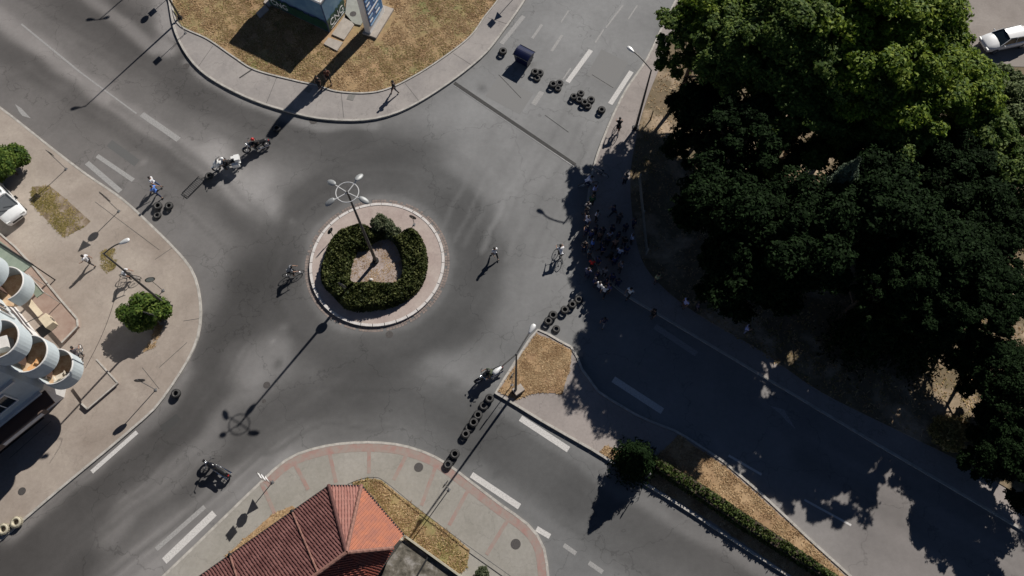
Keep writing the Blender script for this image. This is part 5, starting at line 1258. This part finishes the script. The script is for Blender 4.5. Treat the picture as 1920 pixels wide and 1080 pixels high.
# ------------------------------------------------------------------ vegetation
def make_crown(seed, r=4.4, h=4.6, nclump=70, per=430, leaf=.155, zc=0.0, m='leaf_a', hollow=.62, clump_r=(.35,1.3)):
    rs=np.random.RandomState(seed); np.random.seed(seed); P=[];N_=[]
    for i in range(nclump):
        u=rs.normal(0,1,3); u/=np.linalg.norm(u); 
        if u[2]<-.55: u[2]*=-1
        k=rs.uniform(hollow,1.0); lob=1+.18*math.sin(3*math.atan2(u[1],u[0])+seed)+.12*math.sin(5*math.atan2(u[1],u[0])+2*seed)
        c=np.array([u[0]*r*k*lob,u[1]*r*k*lob,u[2]*h*k]); cr=rs.uniform(*clump_r)
        d=rs.normal(0,1,(per,3)); d/=np.linalg.norm(d,axis=1)[:,None]; d[:,2]=np.where(d[:,2]<-.2,-d[:,2]*.6,d[:,2])
        rad=cr*rs.uniform(.55,1.08,(per,1))*(1+.25*np.sin(d[:,:1]*5+seed)*np.sin(d[:,1:2]*6))
        P.append(c+d*rad*np.array([1,1,.7])); N_.append(d*.7+np.array([0,0,.5]))
    P=np.concatenate(P);N_=np.concatenate(N_); v,f=rnd_leafquads(P,N_,leaf,.5)
    return np_mesh('crown',v,f,M[m],link=False), r, h
def make_trunk(seed,H_,r,cr):
    rs=random.Random(seed); b=MB(); b.tube([(0,0,-.1),(.05,0,.4),(.1*rs.uniform(-1,1),.1*rs.uniform(-1,1),H_*.5),(0,0,H_)],[r*1.5,r,r*.75,r*.35],10)
    for i in range(9):
        a=rs.uniform(0,6.28); z=H_*rs.uniform(.45,.85); L_=cr*rs.uniform(.5,.9); e=Vector((math.cos(a)*L_,math.sin(a)*L_,z+L_*.6))
        b.tube([(0,0,z),tuple(Vector((math.cos(a)*L_*.5,math.sin(a)*L_*.5,z+L_*.25))),tuple(e)],[r*.45,r*.28,r*.1],6)
    return b
protos={}
def proto(kind):
    if kind in protos: return protos[kind]
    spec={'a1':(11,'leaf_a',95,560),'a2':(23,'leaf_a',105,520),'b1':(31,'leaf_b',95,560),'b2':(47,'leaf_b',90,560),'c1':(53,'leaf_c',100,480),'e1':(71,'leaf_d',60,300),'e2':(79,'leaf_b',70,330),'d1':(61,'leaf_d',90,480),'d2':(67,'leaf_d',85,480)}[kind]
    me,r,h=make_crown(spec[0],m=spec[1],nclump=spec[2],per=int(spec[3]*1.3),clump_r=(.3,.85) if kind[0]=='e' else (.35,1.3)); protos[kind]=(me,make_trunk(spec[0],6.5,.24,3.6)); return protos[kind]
TR={}
def tree(B,zc,rscale,kind,label,hs=1.0,rz=None,group='big trees of the roadside park'):
    me,tb=proto(kind); o=empty('leafy_tree',(B[0],B[1],.15),0); tag(o,label,'tree',group)
    k=bpy.data.objects.new('crown',me); COL.objects.link(k); setpar(k,o); k.location=(0,0,zc); k.scale=(rscale,rscale,rscale*hs); k.rotation_euler=(0,0,rz if rz is not None else rr.uniform(0,6.28))
    if kind not in TR: TR[kind]=tb.build('trunk',M['bark'],o); t=TR[kind]
    else: t=TR[kind].copy(); COL.objects.link(t); setpar(t,o)
    t.scale=(rscale,rscale,zc/6.5)
    return o
# crown centre as seen in the photo, height of centre, scale, kind, label
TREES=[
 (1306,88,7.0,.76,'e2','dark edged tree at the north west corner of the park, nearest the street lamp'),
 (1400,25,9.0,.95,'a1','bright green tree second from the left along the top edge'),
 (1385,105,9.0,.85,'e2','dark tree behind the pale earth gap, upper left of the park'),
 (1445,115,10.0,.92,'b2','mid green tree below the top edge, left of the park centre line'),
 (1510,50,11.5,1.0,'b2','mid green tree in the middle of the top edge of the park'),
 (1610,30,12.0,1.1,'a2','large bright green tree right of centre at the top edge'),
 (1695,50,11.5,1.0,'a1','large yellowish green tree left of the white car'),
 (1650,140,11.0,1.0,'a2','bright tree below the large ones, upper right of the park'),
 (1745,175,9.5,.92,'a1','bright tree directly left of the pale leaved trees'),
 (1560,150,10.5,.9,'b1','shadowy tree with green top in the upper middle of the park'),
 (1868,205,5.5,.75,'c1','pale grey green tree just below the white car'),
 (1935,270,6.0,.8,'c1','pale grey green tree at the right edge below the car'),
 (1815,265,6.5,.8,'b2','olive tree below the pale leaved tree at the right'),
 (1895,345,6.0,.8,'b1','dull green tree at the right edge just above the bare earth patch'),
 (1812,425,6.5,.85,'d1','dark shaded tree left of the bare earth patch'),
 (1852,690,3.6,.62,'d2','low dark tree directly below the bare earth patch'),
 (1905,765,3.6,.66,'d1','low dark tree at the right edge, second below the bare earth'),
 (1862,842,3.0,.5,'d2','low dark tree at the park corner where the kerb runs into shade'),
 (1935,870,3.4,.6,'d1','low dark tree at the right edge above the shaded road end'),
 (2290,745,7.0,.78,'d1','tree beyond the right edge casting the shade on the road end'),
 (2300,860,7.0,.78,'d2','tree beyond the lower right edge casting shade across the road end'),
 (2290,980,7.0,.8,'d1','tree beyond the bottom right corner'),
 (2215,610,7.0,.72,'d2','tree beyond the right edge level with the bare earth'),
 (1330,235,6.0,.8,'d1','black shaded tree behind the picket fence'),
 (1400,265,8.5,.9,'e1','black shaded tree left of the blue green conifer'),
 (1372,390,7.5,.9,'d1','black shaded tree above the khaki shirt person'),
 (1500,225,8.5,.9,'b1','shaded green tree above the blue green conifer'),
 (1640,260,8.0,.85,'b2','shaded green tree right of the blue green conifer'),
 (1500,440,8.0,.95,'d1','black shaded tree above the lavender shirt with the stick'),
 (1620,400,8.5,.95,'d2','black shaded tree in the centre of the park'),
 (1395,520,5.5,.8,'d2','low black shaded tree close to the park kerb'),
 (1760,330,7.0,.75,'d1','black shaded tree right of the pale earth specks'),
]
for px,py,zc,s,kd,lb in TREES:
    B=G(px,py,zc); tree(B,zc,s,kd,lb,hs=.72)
# conifers
def conifer(B,H_,r,label,z0=.15,name='conifer',m='leaf_pine',n=9000,seed=1,zb=.3,leaf=.13):
    np.random.seed(seed); t=np.random.uniform(0,1,n)**.8; a=np.random.uniform(0,6.283,n); k=np.sqrt(np.random.uniform(.15,1,n))
    layer=1+.22*np.sin(t*38+np.sin(a*5)); rad=r*(1-t)**.8*layer*k*(1+.18*np.sin(a*7+t*20)); z=zb+t*(H_-zb)-rad*.25
    P=np.stack([rad*np.cos(a),rad*np.sin(a),z],1); N_=np.stack([np.cos(a)*.6,np.sin(a)*.6,np.full(n,.7)],1)
    v,f=rnd_leafquads(P,N_,leaf,.4,.35); o=empty(name,(B[0],B[1],z0)); tag(o,label,'tree'); np_mesh('crown',v,f,M[m],o)
    b=MB(); b.tube([(0,0,-.1),(0,0,H_*.9)],[.16,.03],8); b.build('trunk',M['bark'],o); return o
conifer(G(1512,420,4),13.0,2.6,'blue green conifer standing out of the shaded park',seed=4)
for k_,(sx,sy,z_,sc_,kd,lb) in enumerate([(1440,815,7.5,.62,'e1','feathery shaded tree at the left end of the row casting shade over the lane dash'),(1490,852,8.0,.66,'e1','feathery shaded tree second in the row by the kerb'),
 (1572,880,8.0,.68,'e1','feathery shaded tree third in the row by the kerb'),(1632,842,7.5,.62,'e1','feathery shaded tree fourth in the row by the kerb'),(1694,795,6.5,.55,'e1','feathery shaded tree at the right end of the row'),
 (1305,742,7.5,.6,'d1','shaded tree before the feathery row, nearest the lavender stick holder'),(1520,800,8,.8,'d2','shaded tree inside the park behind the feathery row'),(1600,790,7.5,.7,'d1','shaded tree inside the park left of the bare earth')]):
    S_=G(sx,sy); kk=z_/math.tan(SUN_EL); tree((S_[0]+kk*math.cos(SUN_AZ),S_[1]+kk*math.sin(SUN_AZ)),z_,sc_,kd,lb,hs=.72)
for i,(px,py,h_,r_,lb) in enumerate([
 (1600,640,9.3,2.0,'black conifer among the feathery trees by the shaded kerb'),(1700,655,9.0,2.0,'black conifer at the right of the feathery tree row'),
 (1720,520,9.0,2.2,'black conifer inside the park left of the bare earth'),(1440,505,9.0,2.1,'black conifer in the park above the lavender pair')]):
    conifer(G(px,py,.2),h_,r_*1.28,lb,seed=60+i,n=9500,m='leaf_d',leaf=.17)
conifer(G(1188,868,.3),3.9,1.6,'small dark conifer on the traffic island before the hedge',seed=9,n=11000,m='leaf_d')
# round bush, left
def bush(px,py,z,r,h,label,m,seed,n=14000,leaf=.12,stem=True,cat='bush'):
    np.random.seed(seed); B=G(px,py,z); o=empty('bush',(B[0],B[1],.14)); tag(o,label,cat)
    P=[];N_=[]
    for i in range(26):
        u=np.random.normal(0,1,3); u/=np.linalg.norm(u); u[2]=abs(u[2])*.9
        c=u*np.array([r,r,h*.55])*np.random.uniform(.45,.82)+np.array([0,0,h*.35]); q=n//26
        d=np.random.normal(0,1,(q,3)); d/=np.linalg.norm(d,axis=1)[:,None]; rad=r*.36*np.random.uniform(.6,1.1,(q,1)); P.append(c+d*rad); N_.append(d*.7+np.array([0,0,.5]))
    P=np.concatenate(P);N_=np.concatenate(N_); P[:,2]=np.maximum(P[:,2],.05); v,f=rnd_leafquads(P,N_,leaf,.5); np_mesh('foliage',v,f,M[m],o)
    b=MB(); [b.tube([(0,0,0),(math.cos(a)*r*.3,math.sin(a)*r*.3,h*.5)],[.06,.02],6) for a in (0,1.3,2.5,3.8,5.1)]; b.build('stems',M['bark'],o); return o
bush(268,588,1.3,1.75,2.5,'dense round green bush on the west pavement under the lamp','leaf_b',3)
bush(6,305,2.0,1.9,3.4,'bushy green shrub at the left edge above the white van','leaf_b',5)
bush(716,425,.6,.95,1.5,'loose grey green shrub at the top of the roundabout hedge','leaf_shrub',7,n=4200,leaf=.1)
bush(735,437,.5,.7,1.0,'low grey shrub right of the roundabout shrub','leaf_shrub',8,n=2600,leaf=.1)
bush(905,1075,.5,.45,1.2,'small young shrub on the south pavement edge','leaf_shrub',12,n=2200,leaf=.07)
bush(1780,815,.5,1.5,1.6,'yellow green bushes in the sunlit gap at the park edge','greengrass',21,n=5000,leaf=.1)
# hedges
def hedge(name,poly,h,label,m,n,leaf,seed,z0=.15,inner=None,parent=None):
    rs=np.random.RandomState(seed); np.random.seed(seed); xs_=[p[0] for p in poly]; ys_=[p[1] for p in poly]
    X=rs.uniform(min(xs_),max(xs_),n*3); Y=rs.uniform(min(ys_),max(ys_),n*3); ok=inside(poly,X,Y)
    if inner is not None: ok&=~inside(inner,X,Y)
    X=X[ok][:n];Y=Y[ok][:n]
    D=np.full(len(X),1e9)
    for pl in ([poly] if inner is None else [poly,inner]):
        for a,b_ in zip(pl,pl[1:]+pl[:1]):
            dx,dy=b_[0]-a[0],b_[1]-a[1]; t=np.clip(((X-a[0])*dx+(Y-a[1])*dy)/(dx*dx+dy*dy+1e-9),0,1); D=np.minimum(D,np.hypot(X-a[0]-t*dx,Y-a[1]-t*dy))
    hh=h*np.clip(D/.28,0,1)**.5*(1+.13*np.sin(X*3.1)*np.sin(Y*2.7)+.08*np.sin(X*7+1)*np.sin(Y*8)); Z=hh*np.where(rs.uniform(0,1,len(X))<.4,rs.uniform(.0,1.0,len(X)),rs.uniform(.0,1.0,len(X))**.3)+np.abs(rs.normal(0,.07,len(X)))
    N_=np.stack([rs.normal(0,.8,len(X)),rs.normal(0,.8,len(X)),np.full(len(X),.7)],1)
    v,f=rnd_leafquads(np.stack([X,Y,Z+z0],1),N_,leaf,.6); o=empty(name,(0,0,0)); tag(o,label,'hedge'); np_mesh('foliage',v,f,M[m],o)
    if inner is None:
        a2=sum(poly[i][0]*poly[(i+1)%len(poly)][1]-poly[(i+1)%len(poly)][0]*poly[i][1] for i in range(len(poly)))
        core=MB(); core.prism(offset_line(poly,.14*(1 if a2>0 else -1),True),0,z0+h*.82); core.build('sun_block_core',M['bark'],o)  # unseen solid core added so the sun does not pass under the leaves
    return o
Z1=lambda x,y:G(570+x/3.375,320+y/3.375,.5)
ho=smooth_line([Z1(*p) for p in [(300,350),(225,385),(165,450),(130,540),(108,640),(120,720),(185,790),(250,860),(330,885),(430,880),(520,868),(610,835),(680,790),(745,720),(778,620),(772,500),(735,410),(690,368),(640,372),(590,410),(560,400),(520,380),(470,395),(440,372),(390,345),(340,340)]],4,True)
hi=smooth_line([Z1(*p) for p in [(560,440),(500,425),(440,450),(400,495),(340,505),(310,560),(295,620),(292,690),(345,712),(430,700),(520,712),(600,695),(622,620),(605,520)]],4,True)
hedge('hedge',ho,.78,'dark horseshoe hedge around the roundabout centre','leaf_hedge',38000,.105,31,.16,hi)
hm_=[G(p[0]-14,p[1]-2,.7) for p in [(1236,856),(1250,860),(1302,890),(1370,935),(1430,975),(1500,1022),(1590,1083),(1680,1150),(1655,1165),(1568,1095),(1480,1040),(1400,990),(1320,935),(1258,895),(1226,872)]]
M['leaf_hedge2']=leaf_mat('trimmed hedge leaf',(.025,.042,.010),(.052,.078,.017),(.10,.125,.035),2,trans=.15)
hedge('hedge',hm_,0.95,'long trimmed green hedge along the narrow traffic island','leaf_hedge2',34000,.1,33,.15)
# dry tufts and weeds (uncountable)
def tufts(name,poly,n,m,seed,h=(.08,.22),z=.15,holes=(),w_=.05,dens=None):
    rs=np.random.RandomState(seed); np.random.seed(seed); xs_=[p[0] for p in poly]; ys_=[p[1] for p in poly]
    X=rs.uniform(min(xs_),max(xs_),n*4); Y=rs.uniform(min(ys_),max(ys_),n*4); ok=inside(poly,X,Y)
    for q in holes: ok&=~inside(q,X,Y)
    cl=np.sin(X*1.7+seed)*np.sin(Y*1.9)+np.sin(X*4.1+Y*2.3)*.7+np.sin(Y*5.3-X*3.1)*.5; ok&=(cl+rs.normal(0,.7,len(X)))>-.2
    if m=='greengrass': ok&=(np.sin(X*.42+seed)+np.sin(Y*.5+X*.2+1.7)+rs.normal(0,.35,len(X)))>.25
    X=X[ok][:n];Y=Y[ok][:n]; k=len(X); a=rs.uniform(0,6.28,k); H_=rs.uniform(*h,k); L_=rs.uniform(.06,.24,k); H_=H_*.55
    dx,dy=np.cos(a),np.sin(a); ww=rs.uniform(.4,1.2,k)*w_
    v=np.stack([np.stack([X-dy*ww,Y+dx*ww,np.full(k,z)],1),np.stack([X+dy*ww,Y-dx*ww,np.full(k,z)],1),np.stack([X+dx*L_,Y+dy*L_,z+H_],1)],1).reshape(-1,3)
    o=np_mesh(name,v,np.arange(3*k).reshape(-1,3),M[m]); tag(o,{'dry':'dry straw grass tufts','greengrass':'olive green weeds'}[m]+' '+name.replace('_',' '),'grass',kind='stuff'); return o
M['greengrass2']=M['greengrass']
big=[p for p in gN if p[1]<75]+[G(960,-80),G(420,-80)]
kh=[tuple((kf+ku*a+kv*b_).xy) for a,b_ in ((-.1,-.1),(Wk+.1,-.1),(Wk+.1,Lk+.1),(-.1,Lk+.1))]
aphole=[G(*p,.2) for p in [(600,80),(650,15),(648,-30),(695,-30),(745,25),(707,88),(680,50),(640,95)]]
tufts('grass_tufts',big,52000,'dry',41,h=(.05,.16),holes=(kh,aphole)); tufts('grass_tufts',big,22000,'greengrass',42,h=(.05,.15),holes=(kh,aphole))
tufts('grass_tufts',sM1,7000,'dry',43,h=(.04,.12)); tufts('grass_tufts',sM2,22000,'dry',44,h=(.05,.16)); tufts('grass_tufts',gS,7000,'greengrass',45); tufts('grass_tufts',gS,5000,'dry',46); tufts('grass_tufts',gS2,3000,'dry',47,h=(.03,.1))
pkp=[G(*p,.17) for p in [(1250,100),(1330,100),(1420,250),(1600,330),(1760,560),(1900,420),(1990,420),(1990,800),(1800,860),(1540,735),(1310,590),(1205,490),(1182,330),(1200,240)]]
tufts('park_grass_tufts',pkp,9000,'dry',48,h=(.06,.25),z=.17); tufts('park_grass_tufts',pkp,9000,'greengrass',49,h=(.06,.3),z=.17)
wp=[G(*p,.13) for p in [(60,350),(92,348),(120,370),(170,415),(160,425),(120,445),(85,410),(58,380)]]
b=MB(); b.sheet(wp,.136); tag(b.build('bare_earth_bed',wear_mat('bare earth bed',(.12,.085,.05),(.30,.24,.19),(.2,.15,.1),1.3,6,bump=.8),pvW))
tufts('weed_tufts',wp,2600,'greengrass',50,h=(.03,.12),z=.135,w_=.04)
tufts('weed_tufts',[G(*p,.13) for p in [(190,470),(215,465),(218,500),(200,515),(188,500)]],900,'greengrass',51,h=(.03,.15),z=.13,w_=.03)
tufts('weed_tufts',[G(*p,.13) for p in [(282,640),(268,660),(290,650),(310,600),(300,590)]],900,'dry',52,h=(.03,.15),z=.13,w_=.03)
tufts('island_weeds',[Z1(*p) for p in [(440,600),(540,560),(610,600),(600,680),(480,680)]],900,'greengrass',53,h=(.03,.18),z=.17,w_=.02)
tufts('island_weeds',hi,1500,'dry',54,h=(.02,.12),z=.17,w_=.02)
# pale stone on the island, small flush things
b=MB(); b.ball((0,0,.1),(.16,.13,.12),10,6); o=b.build('boulder',M['kerb_white']); o.location=(*G(696,525,.2),.17); tag(o,'small pale stone in the gravel of the roundabout','stone')
b=MB(); b.box((0,0,0),(.75,.55,.5)); o=b.build('lamp_plinth',M['slab']); o.location=(*G(972,732,.2),.3); o.rotation_euler=(0,0,.6); tag(o,'pale concrete block at the foot of the two armed lamp','block')
# overhead cable from the west lamp to the building
a=Vector((*G(228,508,8.4),8.4)); e=Vector((*G(160,690,5.0),5.0)); b=MB()
b.tube([a.lerp(e,t)+Vector((0,0,-.5*math.sin(math.pi*t))) for t in [i/14 for i in range(15)]],.014,5); o=b.build('overhead_cable',M['black']); tag(o,'thin overhead cable from the west lamp to the corner balconies','cable')
